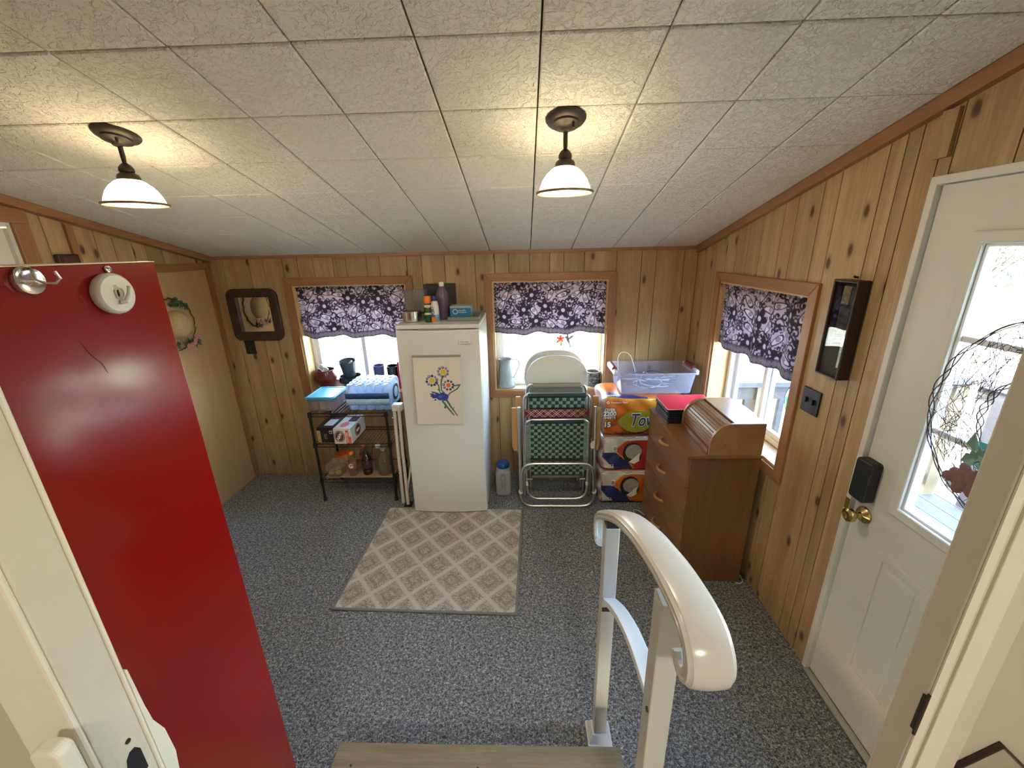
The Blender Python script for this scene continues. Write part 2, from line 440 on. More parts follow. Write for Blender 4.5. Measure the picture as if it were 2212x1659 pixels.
# openings: (s0, s1, z0, z1)
W1 = (-1.815, -.922, .775, 1.658); W2 = (-.253, .640, .775, 1.660); W3 = (1.915, 2.805, .775, 1.660)
D1 = (.505, 1.466, 0.0, 2.075); D2 = (2.36, 3.170, 0.0, 1.795); D3 = (1.16, 2.012, 0.0, 2.06)
bp = [XL, -2.326, -2.123, -2.008, -1.856, -1.741, -1.619, -1.465, -1.365, -1.204, -1.105, -.895, -.782, -.606, -.373, -.226, -.118, .039, .192, .297, .452, .691, .876, .983, 1.191, XR]
wall('wall_back', 'back', XL-.15, XR+.15, lambda s: HB, [W1, W2], bp, BACK, 'low back wall of knotty pine panelling with two windows', .2)
rp = [YN, .53, 1.0, 1.245, 1.42, 1.466, 1.541, 1.597, 1.661, 1.872, 1.965, 2.127, 2.225, 2.398, 2.53, 2.658, 2.78, 2.92, 3.06, D]
wall('wall_right', 'right', YN-.3, D+.2, zc, [D1, W3], rp, RIGHT, 'knotty pine side wall with white door and one window', .2)
lp = [YN, .5, .66, .82, .98, 1.16, 1.33, 1.5, 1.68, 1.85, 2.012, 2.09, 2.15, 2.25, 2.29, 2.40, 2.50, 2.62, 2.71, 2.83, 2.95, 3.06, D]
wall('wall_left', 'left', YN-.3, D+.2, zc, [D2, D3], lp, LEFT, 'knotty pine side wall behind the red cabinet with two doors', .2)
# house wall that the camera looks out of
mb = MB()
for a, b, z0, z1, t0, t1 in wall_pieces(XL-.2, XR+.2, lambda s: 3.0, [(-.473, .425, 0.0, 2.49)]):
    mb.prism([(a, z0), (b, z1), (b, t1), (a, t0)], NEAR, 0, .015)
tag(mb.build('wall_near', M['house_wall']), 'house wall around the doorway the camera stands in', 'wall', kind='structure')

# ceiling: slab with a square tile grid
mb = MB(); ya, yb = YN-.1, D+.45
mb.add([(XL-.45, ya, zc(ya)+.02), (XR+.45, ya, zc(ya)+.02), (XR+.45, yb, zc(yb)+.02), (XL-.45, yb, zc(yb)+.02),
        (XL-.45, ya, zc(ya)+.22), (XR+.45, ya, zc(ya)+.22), (XR+.45, yb, zc(yb)+.22), (XL-.45, yb, zc(yb)+.22)],
       ((0,3,2,1),(4,5,6,7),(0,1,5,4),(1,2,6,5),(2,3,7,6),(3,0,4,7)))
ceiling = tag(mb.build('ceiling', M['ceil_gap'], origin=(0, 0, 0)), 'sloping ceiling of square off-white textured tiles', 'ceiling', kind='structure')
TW, TY, TX0, TY0 = .3048, .2953, .0464, 1.4816
ang = -math.atan(SL); LSL = TY*math.sqrt(1+SL*SL)
def tile_mesh(w, l):
    m = MB(); g = .0026; b = .0045; h = .014
    x0, x1, y0, y1 = -w/2+g, w/2-g, -l/2+g, l/2-g
    vs = [(x0, y0, h), (x1, y0, h), (x1, y1, h), (x0, y1, h), (x0, y0, b*.6), (x1, y0, b*.6), (x1, y1, b*.6), (x0, y1, b*.6),
          (x0+b, y0+b, 0), (x1-b, y0+b, 0), (x1-b, y1-b, 0), (x0+b, y1-b, 0)]
    m.add(vs, ((0,1,2,3),(0,4,5,1),(1,5,6,2),(2,6,7,3),(3,7,4,0),(4,8,9,5),(5,9,10,6),(6,10,11,7),(7,11,8,4),(8,11,10,9)))
    return m
tile0 = None
ti = random.Random(5)
for j in range(-5, 7):
    y0, y1 = TY0+j*TY, TY0+(j+1)*TY
    y0c, y1c = max(y0, YN), min(y1, D)
    if y1c-y0c < .02: continue
    full = abs((y1c-y0c)-TY) < 1e-4
    for i in range(-9, 5):
        x0, x1 = TX0+i*TW, TX0+(i+1)*TW
        x0c, x1c = max(x0, XL), min(x1, XR)
        if x1c-x0c < .015: continue
        loc = Vector(((x0c+x1c)/2, (y0c+y1c)/2, zc((y0c+y1c)/2)+ti.uniform(-.0008, .0008)))
        if full and abs(x1c-x0c-TW) < 1e-4 and tile0 is not None:
            o = copyobj(tile0, loc, ceiling)
        else:
            o = tile_mesh(x1c-x0c, (y1c-y0c)*math.sqrt(1+SL*SL)).build('ceiling_tile', M['tile'], ceiling, origin=(0, 0, 0))
            o.location = loc
            if full and abs(x1c-x0c-TW) < 1e-4: tile0 = o
        o.rotation_euler = (ang+ti.uniform(-.002, .002), ti.uniform(-.002, .002), 0)

# crown strips and corner strips
def strip_y(x0, x1, h, y0, y1):
    return MB().add([(x, y, zc(y)+dz) for y in (y0, y1) for x, dz in ((x0, -h), (x1, -h), (x1, .002), (x0, .002))],
                    ((0,1,2,3),(7,6,5,4),(0,4,5,1),(1,5,6,2),(2,6,7,3),(3,7,4,0)))
tag(MB().box(XL, XR, D-.022, D, HB-.020, HB+.004).build('trim_1', M['casing_h']), 'dark stained crown strip along top of back wall', 'trim', kind='structure')
tag(strip_y(XR-.026, XR, .048, YN, D-.022).build('trim_2', M['casing_y']), 'dark stained crown strip sloping along top of right wall', 'trim', kind='structure')
tag(strip_y(XL, XL+.048, .040, YN, D-.022).build('trim_3', M['casing_y']), 'dark stained crown strip sloping along top of left wall', 'trim', kind='structure')
tag(MB().box(XL, XL+.012, 2.252, 2.288, 1.2, zc(2.288)-.04).build('trim_4', M['casing_v']), 'narrow stained batten running up the left wall', 'trim', kind='structure')
t = tag(MB().box(XR-.014, XR, 1.425, 1.475, 2.125, zc(1.475)-.048).build('trim_5', M['pine']), 'short pine batten above the white door corner', 'trim', kind='structure')
tag(MB().box(XL, XL+.016, 3.170, 3.208, 0, HB-.02).build('trim_6', M['casing_v']), 'vertical stained strip between plain door and corner', 'trim', kind='structure')

# ------------------------------------------------------------------ windows
def window(idx, o, fn, hmat, vmat, sillmat, label, flip=1):
    s0, s1, z0, z1 = o; c = WI
    t = thing('window_%d' % idx, label, 'window', fn((s0+s1)/2, z0, .0), kind='structure')
    # mitred casing
    P = lambda q, n, m: MB().prism(q, fn, -.016, .001).build(n, m, t, bevel=.003)
    P([(s0-c, z1+c), (s1+c, z1+c), (s1, z1), (s0, z1)], 'casing', hmat)
    P([(s0-c, z0-c), (s0, z0), (s1, z0), (s1+c, z0-c)], 'casing', hmat)
    P([(s0-c, z0-c), (s0-c, z1+c), (s0, z1), (s0, z0)], 'casing', vmat)
    P([(s1+c, z0-c), (s1, z0), (s1, z1), (s1+c, z1+c)], 'casing', vmat)
    # jamb liners
    B = lambda a0, a1, b0, b1, d0, d1, n, m, bev=0: MB().prism([(a0, b0), (a1, b0), (a1, b1), (a0, b1)], fn, d0, d1).build(n, m, t, bevel=bev)
    B(s0, s1, z0-.002, z0+.014, .0, .15, 'sill', sillmat)
    B(s0, s1, z1-.012, z1, .0, .15, 'head_jamb', sillmat)
    B(s0, s0+.012, z0+.014, z1-.012, .0, .15, 'side_jamb', M['pine_jamb'])
    B(s1-.012, s1, z0+.014, z1-.012, .0, .15, 'side_jamb', M['pine_jamb'])
    # vinyl slider
    a0, a1, b0, b1 = s0+.012, s1-.012, z0+.014, z1-.012
    rr = lambda x0, x1, y0, y1: [(x0, y0), (x1, y0), (x1, y1), (x0, y1)]
    MB().ringprism(rr(a0, a1, b0, b1), rr(a0+.030, a1-.030, b0+.032, b1-.030), fn, .118, .19).build('window_frame', M['white_vinyl'], t, bevel=.003)
    mid = (a0+a1)/2
    for k, (u0, u1, dd) in enumerate(((a0+.026, mid+.022, .128), (mid-.022, a1-.026, .156))):
        s = MB().ringprism(rr(u0, u1, b0+.028, b1-.026), rr(u0+.034, u1-.034, b0+.062, b1-.058), fn, dd, dd+.026).build('sash', M['white_vinyl'], t, bevel=.003)
        MB().prism(rr(u0+.03, u1-.03, b0+.058, b1-.054), fn, dd+.011, dd+.015).build('pane', M['glass'], s)
    return t
window(1, W1, BACK, M['casing_h'], M['casing_v'], M['pine_h'], 'sliding window behind the wire rack with a row of pots on its sill')
window(2, W2, BACK, M['casing_h'], M['casing_v'], M['pine_h'], 'sliding window right of the freezer with a grey pitcher on its sill')
window(3, W3, RIGHT, M['casing_y'], M['casing_v'], M['pine_y'], 'side wall sliding window behind the roll-top desk')

# ------------------------------------------------------------------ white entrance door
rr = lambda x0, x1, y0, y1: [(x0, y0), (x1, y0), (x1, y1), (x0, y1)]
d1 = thing('door_1', 'white exterior door with half glass and brass knob', 'door', (XR+.02, .985, 0), kind='structure')
MB().prism([(1.466, 0), (1.466, 2.075), (.505, 2.075), (.505, 0), (.530, 0), (.530, 2.05), (1.441, 2.05), (1.441, 0)], RIGHT, -.006, .19).build('door_frame', M['white_door'], d1, bevel=.003)
ys0, ys1, gz0, gz1, gy0, gy1 = .533, 1.437, .985, 1.888, .695, 1.272
MB().ringprism(rr(ys0, ys1, .012, 2.047), rr(gy0, gy1, gz0, gz1), RIGHT, .012, .056).build('slab', M['white_door'], d1, bevel=.002)
MB().ringprism(rr(gy0-.022, gy1+.022, gz0-.022, gz1+.022), rr(gy0+.014, gy1-.014, gz0+.014, gz1-.014), RIGHT, -.002, .014).build('glass_stop', M['white_door'], d1, bevel=.006, seg=3)
MB().ringprism(rr(gy0, gy1, gz0, gz1), rr(gy0+.022, gy1-.022, gz0+.022, gz1-.022), RIGHT, .012, .044).build('glazing_frame', M['white_vinyl'], d1, bevel=.003)
MB().prism(rr(gy0+.018, gy1-.018, gz0+.018, gz1-.018), RIGHT, .026, .031).build('pane', M['glass'], d1)
for y in (1.083, .885):
    MB().prism(rr(y-.010, y+.010, gz0+.02, gz1-.02), RIGHT, .020, .038).build('muntin', M['white_vinyl'], d1, bevel=.004)
for z in (1.302, 1.603):
    MB().prism(rr(gy0+.02, gy1-.02, z-.010, z+.010), RIGHT, .021, .037).build('muntin', M['white_vinyl'], d1, bevel=.004)
for y0, y1 in ((1.080, 1.290), (.680, .890)):
    p = MB().ringprism(rr(y0, y1, .228, .797), rr(y0+.028, y1-.028, .256, .769), RIGHT, .006, .016).build('panel_moulding', M['white_door'], d1, bevel=.004, seg=3)
    MB().prism(rr(y0+.045, y1-.045, .273, .752), RIGHT, .008, .016).build('raised_panel', M['white_door'], d1, bevel=.005, seg=3)
k = MB(); MX = Matrix.Translation((XR+.012, 1.385, .884)) @ Matrix.Rotation(-PI/2, 4, 'Y')
k.lathe([(.0, 0), (.033, 0), (.034, .004), (.030, .010), (.016, .016), (.012, .022), (.012, .034), (.018, .040), (.027, .050), (.0285, .058), (.026, .066), (.016, .070), (.010, .068), (.0, .067)], 28, MX)
k.build('door_knob', M['brass'], d1, smooth=True)
lk = MB().prism(rrect(1.362, 1.438, .945, 1.112, .014), RIGHT, -.030, .013).build('smart_lock', M['black_plastic'], d1, bevel=.007, seg=3)
text('', .01, M['black_plastic'], (XR-.031, 1.40, 1.03), lk, '-x') if False else None
MB().box(XR-.008, XR+.002, 1.442, 1.462, .868, .915).build('strike_plate', M['brass'], d1)
MB().box(XR-.02, XR+.05, .53, 1.44, .0, .010).build('threshold', M['alu'], d1)

# plain door with the straw hat, and the white door beside it
d2 = thing('door_2', 'plain flat wooden door in left wall corner with straw hat wreath', 'door', (XL, 2.76, 0), kind='structure')
M['ply'] = wood('pale_plywood', (.50, .325, .155), (.44, .27, .12), knots=False, gscale=.5)
MB().prism(rr(2.361, 3.169, .001, 1.7945), LEFT, -.004, .035).build('slab', M['ply'], d2, bevel=.002)
MB().prism(rr(2.30, 3.206, 1.795, 1.842), LEFT, -.020, .001).build('head_casing', M['casing_y'], d2, bevel=.003)
MB().prism(rr(2.300, 2.360, 0, 1.795), LEFT, -.016, .001).build('side_casing', M['casing_v'], d2, bevel=.003)
MB().tube([(XL+.012, 2.44, .90), (XL+.05, 2.44, .90)], .024, 14).build('door_knob', M['brass'], d2, smooth=True)
d3 = thing('door_3', 'white door with stained casing behind the red cabinet', 'door', (XL, 1.59, 0), kind='structure')
MB().prism(rr(1.172, 2.000, .006, 2.035), LEFT, .02, .06).build('slab', M['white_door'], d3, bevel=.002)
MB().prism([(1.16, 0), (1.16, 2.06), (2.012, 2.06), (2.012, 0), (1.995, 0), (1.995, 2.043), (1.177, 2.043), (1.177, 0)], LEFT, -.002, .15).build('door_frame', M['white_door'], d3)
MB().prism(rr(1.09, 2.085, 2.06, 2.128), LEFT, -.018, .001).build('head_casing', M['casing_y'], d3, bevel=.003)
MB().prism(rr(2.012, 2.082, 0, 2.06), LEFT, -.018, .001).build('side_casing', M['casing_v'], d3, bevel=.003)
MB().prism(rr(1.09, 1.16, 0, 2.06), LEFT, -.018, .001).build('side_casing', M['casing_v'], d3, bevel=.003)

# ------------------------------------------------------------------ doorway the camera looks through
d4 = thing('door_4', 'cream painted house doorway frame framing the view', 'door frame', (-.02, .30, HF), kind='structure')
MB().box(-.470, -.45, .272, .316, HF, 2.47).build('strike_jamb', M['jamb_paint'], d4, bevel=.002)
MB().box(-.468, -.4470, .3155, .319, HF, 2.47).build('door_stop', M['casing_paint'], d4, bevel=.0015)
MB().box(-.5145, -.4505, .2665, .2725, HF, 2.56).build('casing', M['casing_paint'], d4, bevel=.004)
st = MB().prism(rrect(.283, .311, 1.310, 1.385, .004), lambda a, b, d: Vector((-.45+d, a, b)), -.001, .0001).build('strike_plate', M['jamb_paint'], d4)
MB().prism([(.289, 1.318), (.306, 1.318), (.306, 1.350), (.302, 1.358), (.296, 1.359), (.291, 1.354), (.289, 1.345)], lambda a, b, d: Vector((-.45+d, a, b)), -.002, .0009).build('strike_hole', M['black_plastic'], st)
MB().lathe([(0, 0), (.0028, 0), (.0028, .001), (0, .001)], 10, Matrix.Translation((-.4495, .2985, 1.3735)) @ Matrix.Rotation(PI/2, 4, 'Y')).build('screw', M['bronze'], st)
kp = MB().prism([(.3192, 1.452), (.3225, 1.452), (.3245, 1.392), (.3265, 1.365), (.334, 1.338), (.336, 1.295), (.331, 1.258), (.3192, 1.235)], lambda a, b, d: Vector((-.451+d, a, b)), -.006, .004)
kp.build('latch_keeper', M['casing_paint'], d4, bevel=.0012)
MB().prism(rrect(-.463, -.433, 1.24, 1.457, .009), fXZ, .238, .254).build('lever', M['casing_paint'], d4, bevel=.004, seg=3)
MB().box(-.478, -.455, .2535, .2668, 1.20, 1.425).build('lever_plate', M['casing_paint'], d4, bevel=.004, seg=3)
# hinge side
MB().box(.402, .425, .306, .336, HF, 2.47).build('hinge_jamb', M['jamb_paint'], d4, bevel=.0025, seg=3)
MB().box(.4025, .4110, .3045, .3062, HF, 2.47).build('jamb_edge', M['casing_paint'], d4)
MB().box(.4110, .4150, .316, .320, HF, 2.47).build('jamb_gap', M['groove'], d4)
MB().box(.4150, .4350, .3025, .316, HF, 2.53).build('casing', M['casing_paint'], d4, bevel=.001)
MB().box(.4350, .4580, .3050, .318, HF, 2.53).build('casing_edge', M['jamb_paint'], d4, bevel=.001)
MB().box(.4003, .4022, .3068, .3100, 1.400, 1.448).build('hinge_leaf', M['bronze'], d4)
MB().tube([(.4015, .3055, 1.395), (.4015, .3055, 1.452)], .0016, 10).build('hinge_pin', M['bronze'], d4, smooth=True)
MB().box(-.47, .43, .20, .345, HF-.03, HF+.01).build('threshold', M['alu'], d4, bevel=.004)
MB().box(-.47, .43, .27, .336, 2.45, 2.49).build('head_jamb', M['jamb_paint'], d4)

# house room behind the camera (lit by an added fill lamp)
hs = MB()
hs.box(-2.2, 2.2, -3.3, .31, HF-.06, HF)
tag(hs.build('floor_house', M['house_wall']), 'house floor behind the camera', 'floor', kind='structure')
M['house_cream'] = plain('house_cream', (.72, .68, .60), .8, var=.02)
hs = MB().box(-2.2, 2.2, -3.4, -3.3, HF, 2.9).box(-2.3, -2.2, -3.3, .26, HF, 2.9).box(2.2, 2.3, -3.3, .316, HF, 2.9)
tag(hs.build('wall_house', M['house_cream']), 'cream house walls behind the camera', 'wall', kind='structure')
tag(MB().box(-2.3, 2.3, -3.4, .336, 2.9, 3.0).build('ceiling_house', M['house_cream']), 'house ceiling behind the camera', 'ceiling', kind='structure')
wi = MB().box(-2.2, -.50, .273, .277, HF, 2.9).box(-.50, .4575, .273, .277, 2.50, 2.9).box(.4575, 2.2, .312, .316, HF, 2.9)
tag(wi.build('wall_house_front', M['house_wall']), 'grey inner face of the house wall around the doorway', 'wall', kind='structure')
hl = thing('house_fill_light', 'unseen round fill light added in the house behind the camera', 'lamp', (.36, -1.6, 2.83))  # unseen lamp, added to brighten the doorway casing and the floor
MB().lathe([(0, 0), (.13, .01), (.16, .04), (.16, .07), (0, .07)], 24, c=(.36, -1.6, 2.83)).build('diffuser', emit('house_fill_glow', (1, .92, .80), 62.0), hl, smooth=True)

# ================================================================== OUTSIDE
GZ = -.38
def ground_mat():
    t = NT('leaf_litter_grass'); v = t.coords()
    a = t.noise(v, 5, 5, .65); b = t.noise(v, .35, 3); c = t.noise(v, 26, 4, .7)
    gr = t.ramp(c, [(.38, (.16, .20, .07)), (.52, (.36, .37, .20)), (.66, (.58, .55, .40))])
    lf = t.ramp(a, [(.40, (.26, .21, .14)), (.5, (.55, .49, .38)), (.62, (.72, .66, .54))])
    return t.pr(t.mix(t.ramp(b, [(.42, 0.0), (.6, 1.0)]), gr, lf), .95, bump=c, bstr=.6, bdist=.03)
tag(MB().add([(-45, -30, GZ), (45, -30, GZ), (45, 60, GZ), (-45, 60, GZ)], ((0, 1, 2, 3),)).build('ground', ground_mat(), origin=(0, 0, GZ)), 'pale sunlit yard of dry grass and fallen leaves outside the windows', 'ground', kind='structure')
M['deck'] = wood('weathered_deck', (.115, .118, .130), (.080, .082, .092), knots=False, axis='y', rough=.8)
M['rail_grey'] = wood('weathered_rail', (.105, .102, .105), (.075, .072, .075), knots=False, axis='x', rough=.8)
M['rail_post'] = wood('treated_post', (.24, .19, .12), (.19, .145, .09), knots=False, rough=.7)
M['soffit'] = plain('eave_soffit', (.62, .42, .38), .8)
dk = thing('deck', 'weathered grey board deck outside the white door', 'deck', (2.35, 1.4, GZ))
bw = .142; db0 = None
for i in range(13):
    x = XR+.215+bw*(i+.5)
    if db0 is None: db0 = MB().box(x-bw/2+.003, x+bw/2-.003, -1.2, 2.98, -.052, -.014).build('deck_board', M['deck'], dk)
    else: copyobj(db0, (x, .89, -.033), dk)
MB().box(XR+.22, 3.30, -1.2, 2.97, -.20, -.052).build('deck_joists', M['deck'], dk)
for x in (1.6, 3.25):
    for y in (-1.1, 1.0, 2.9): MB().box(x-.045, x+.045, y-.045, y+.045, GZ, -.2).build('deck_post', M['deck'], dk)
for nm, lab, along, fixed, a0, a1 in (('deck_railing', 'grey baluster railing across the end of the deck outside the side window', 'x', 2.93, 1.52, 3.18), ('deck_railing', 'long grey baluster railing along the outer deck edge seen through the white door', 'y', 3.27, -1.1, 2.88)):
    f = (lambda s, z, d: Vector((s, fixed+d, z))) if along == 'x' else (lambda s, z, d: Vector((fixed+d, s, z)))
    rl = thing(nm, lab, 'railing', f((a0+a1)/2, -.014, 0))
    B = lambda p, q, z0, z1, w, n, m=M['rail_grey']: MB().prism(rr(p, q, z0, z1), f, -w/2, w/2).build(n, m, rl)
    B(a0, a1, .90, .935, .14, 'top_rail'); B(a0, a1, .79, .88, .04, 'upper_rail'); B(a0, a1, .07, .16, .04, 'lower_rail')
    n = int((a1-a0)/.125); b0 = None
    for i in range(1, n):
        s = a0+(a1-a0)*i/n
        if b0 is None: b0 = B(s-.018, s+.018, .16, .79, .036, 'baluster')
        else: copyobj(b0, f(s, .475, 0), rl)
    for s in ((a0+.22, a1-.03) if along == 'x' else (a0+.05, .85, a1-.18)):
        B(s-.045, s+.045, -.014, .90, .09, 'rail_post', M['rail_post'] if along == 'x' else M['rail_grey'])
def shrub(x, y, h, seed, label, leafc, leaves=260, twigs=70):
    R = random.Random(seed); t = thing('bare_shrub', label, 'shrub', (x, y, GZ), 'bushes beyond the yard')
    b = MB(); lf = MB()
    for i in range(twigs):
        a = R.uniform(0, 2*PI); sp = R.uniform(.2, 1.0)*h*.42; top = h*R.uniform(.45, 1.0)
        p0 = Vector((x+.25*math.cos(a), y+.25*math.sin(a), GZ)); p3 = Vector((x+sp*math.cos(a), y+sp*math.sin(a), GZ+top))
        pts = [p0.lerp(p3, q)+Vector((R.uniform(-.2, .2), R.uniform(-.2, .2), .35*math.sin(q*PI)))*(1 if 0 < q < 1 else 0) for q in (0, .25, .5, .75, 1)]
        b.tube(pts, [.05, .035, .025, .018, .008], 4)
        for k in range(4):
            q = pts[R.randint(1, 3)]; e = q+Vector((R.uniform(-.8, .8), R.uniform(-.8, .8), R.uniform(.1, .9)))
            b.tube([q, (q+e)/2+Vector((0, 0, .1)), e], [.016, .011, .005], 3)
    b.build('branches', M['twig'], t)
    for i in range(leaves):
        a = R.uniform(0, 2*PI); rr_ = h*.48*math.sqrt(R.random()); z = GZ+h*R.uniform(.12, 1.02)
        c = Vector((x+rr_*math.cos(a), y+rr_*math.sin(a), z)); s = R.uniform(.05, .12)
        u = Vector((R.uniform(-1, 1), R.uniform(-1, 1), R.uniform(-1, 1))).normalized(); w = u.orthogonal().normalized()
        lf.add([c-u*s, c+w*s*.5, c+u*s, c-w*s*.5], ((0, 1, 2, 3),))
    lf.build('foliage', leafc, t, recalc=False, kind='stuff')
M['twig'] = plain('twig_bark', (.075, .066, .055), .9)
M['leaf_a'] = plain('pale_leaf', (.055, .068, .036), .7, var=.25)
M['leaf_b'] = plain('evergreen_leaf', (.030, .044, .022), .7, var=.25)
for i, (x, y, h, lab, m) in enumerate(((15, 15.0, 4.6, 'tangled pale shrub seen through the top of the door glass', 'leaf_a'), (11.4, 18.5, 4.8, 'loose green bush left of the tangled shrub beyond the deck', 'leaf_b'),
        (20.5, 11.5, 5.5, 'tall dark bush far behind the deck railing', 'leaf_b'), (21, 21, 8.0, 'tallest shrub standing far beyond the deck', 'leaf_b'), (3.0, 26, 6.0, 'wide bush far across the back yard', 'leaf_b'),
        (-6, 28, 8.0, 'far bush straight behind the freezer window', 'leaf_b'), (-15, 25, 8.0, 'far bush at the left end of the back yard', 'leaf_a'), (11, 29, 7.0, 'bush at the right end of the back yard', 'leaf_b'))):
    shrub(x, y, h, 11+i, lab, M[m], 3200)

# ================================================================== CEILING LAMPS
M['shade_glow'] = emit('lit_milk_glass', (1.0, .80, .46), 6.0)
M['bulb_glow'] = emit('lit_bulb', (1.0, .86, .60), 22.0)
M['brass_rim'] = plain('antique_brass_rim', (.30, .21, .10), .35, metal=.8)
def lamp(x, y, label):
    z = zc(y); t = thing('ceiling_lamp', label, 'lamp', (x, y, z), 'milk glass ceiling lamps')
    A = Matrix.Translation((x, y, z)) @ Matrix.Rotation(ang, 4, 'X')
    MB().lathe([(0, .004), (.064, .004), (.066, -.004), (.060, -.012), (.046, -.017), (.044, -.023), (.030, -.028), (.018, -.032), (.013, -.040), (0, -.041)], 36, A).build('canopy', M['bronze'], t, smooth=True)
    MB().tube([(x+.022, y-.03, z-.02), (x+.022, y-.03, z-.034)], .004, 8).build('canopy_screw', M['bronze'], t, smooth=True)
    MB().tube([(x, y, z-.035), (x, y, z-.07), (x, y, z-.094)], [.0075, .0075, .006], 12).build('stem', M['bronze'], t, smooth=True)
    MB().lathe([(0, -.088), (.008, -.090), (.016, -.097), (.0215, -.106), (.0225, -.114), (.020, -.120), (.030, -.127), (.033, -.135), (.034, -.143), (.030, -.146), (0, -.146)], 32, c=(x, y, z)).build('socket_cover', M['bronze'], t, smooth=True)
    MB().open_lathe([(.030, -.142), (.045, -.150), (.061, -.164), (.074, -.182), (.083, -.202), (.088, -.219), (.085, -.219), (.080, -.202), (.071, -.183), (.058, -.166), (.042, -.153), (.028, -.146)], 40, c=(x, y, z)).build('glass_shade', M['shade_glow'], t, smooth=True)
    MB().tube([(x+.0935*math.cos(a*PI/24), y+.0935*math.sin(a*PI/24), z-.2215) for a in range(48)], .0045, 8, closed=True).build('shade_rim', M['brass_rim'], t, smooth=True)
    MB().ball((x, y, z-.190), (.030, .030, .036), 16, 12).build('bulb', M['bulb_glow'], t, smooth=True)
    L = bpy.data.lights.new('lamp_light', 'POINT'); L.energy = 4.2; L.color = (1.0, .85, .62); L.shadow_soft_size = .04
    lo = link(bpy.data.objects.new('lamp_light', L)); lo.parent = t; lo.location = (0, 0, -.245)
lamp(.140, 1.538, 'lit milk glass ceiling lamp hanging above the rug and freezer')
lamp(-1.372, 1.540, 'lit milk glass ceiling lamp hanging above the red cabinet side')

# ================================================================== PRINT CANVAS
class Canvas:
    def __init__(s, w, h, nx, ny, bg):
        s.w, s.h, s.nx, s.ny = w, h, nx, ny
        s.X, s.Y = np.meshgrid(np.linspace(0, w, nx), np.linspace(0, h, ny)); s.C = np.ones((ny, nx, 3))*np.array(bg); s.px = w/(nx-1)
    def put(s, d, col, a=1.0):
        m = np.clip(.5-d/s.px, 0, 1)[..., None]*a; s.C = s.C*(1-m)+np.array(col)*m
    def disc(s, x, y, r, col, sx=1.0, sy=1.0, th=0.0):
        u, v = s.rel(x, y, th); s.put((np.hypot(u/sx, v/sy)-r)*min(sx, sy), col)
    def rel(s, x, y, th):
        u, v = s.X-x, s.Y-y; c, n = math.cos(th), math.sin(th); return u*c+v*n, -u*n+v*c
    def ring(s, x, y, r, w, col, sx=1.0, sy=1.0, th=0.0):
        u, v = s.rel(x, y, th); s.put(abs(np.hypot(u/sx, v/sy)-r)-w/2, col)
    def line(s, pts, w, col, w1=None):
        n = len(pts)-1
        for i, (p, q) in enumerate(zip(pts, pts[1:])):
            ww = w if w1 is None else w+(w1-w)*i/max(1, n-1)
            dx, dy = q[0]-p[0], q[1]-p[1]; L = dx*dx+dy*dy+1e-12
            t = np.clip(((s.X-p[0])*dx+(s.Y-p[1])*dy)/L, 0, 1)
            s.put(np.hypot(s.X-p[0]-t*dx, s.Y-p[1]-t*dy)-ww/2, col)
    def rect(s, x0, x1, y0, y1, col, a=1.0):
        s.put(np.maximum(np.maximum(x0-s.X, s.X-x1), np.maximum(y0-s.Y, s.Y-y1)), col, a)
    def flower(s, x, y, r, col, cen, th=0.0, n=5, hollow=False):
        for k in range(n):
            a = th+2*PI*k/n
            if hollow: s.ring(x+r*.6*math.cos(a), y+r*.6*math.sin(a), r*.34, r*.26, col)
            else: s.disc(x+r*.58*math.cos(a), y+r*.58*math.sin(a), r*.42, col, 1.15, .85, a)
        s.disc(x, y, r*.26, cen)
    def mesh(s, fn):
        m = MB(); m.grid(s.nx, s.ny, lambda a, b: fn(a*s.w, b*s.h)); m.c = s.C.reshape(-1, 3); return m
INK, INK2, LIL = (.016, .009, .017), (.030, .017, .030), (.29, .22, .275)
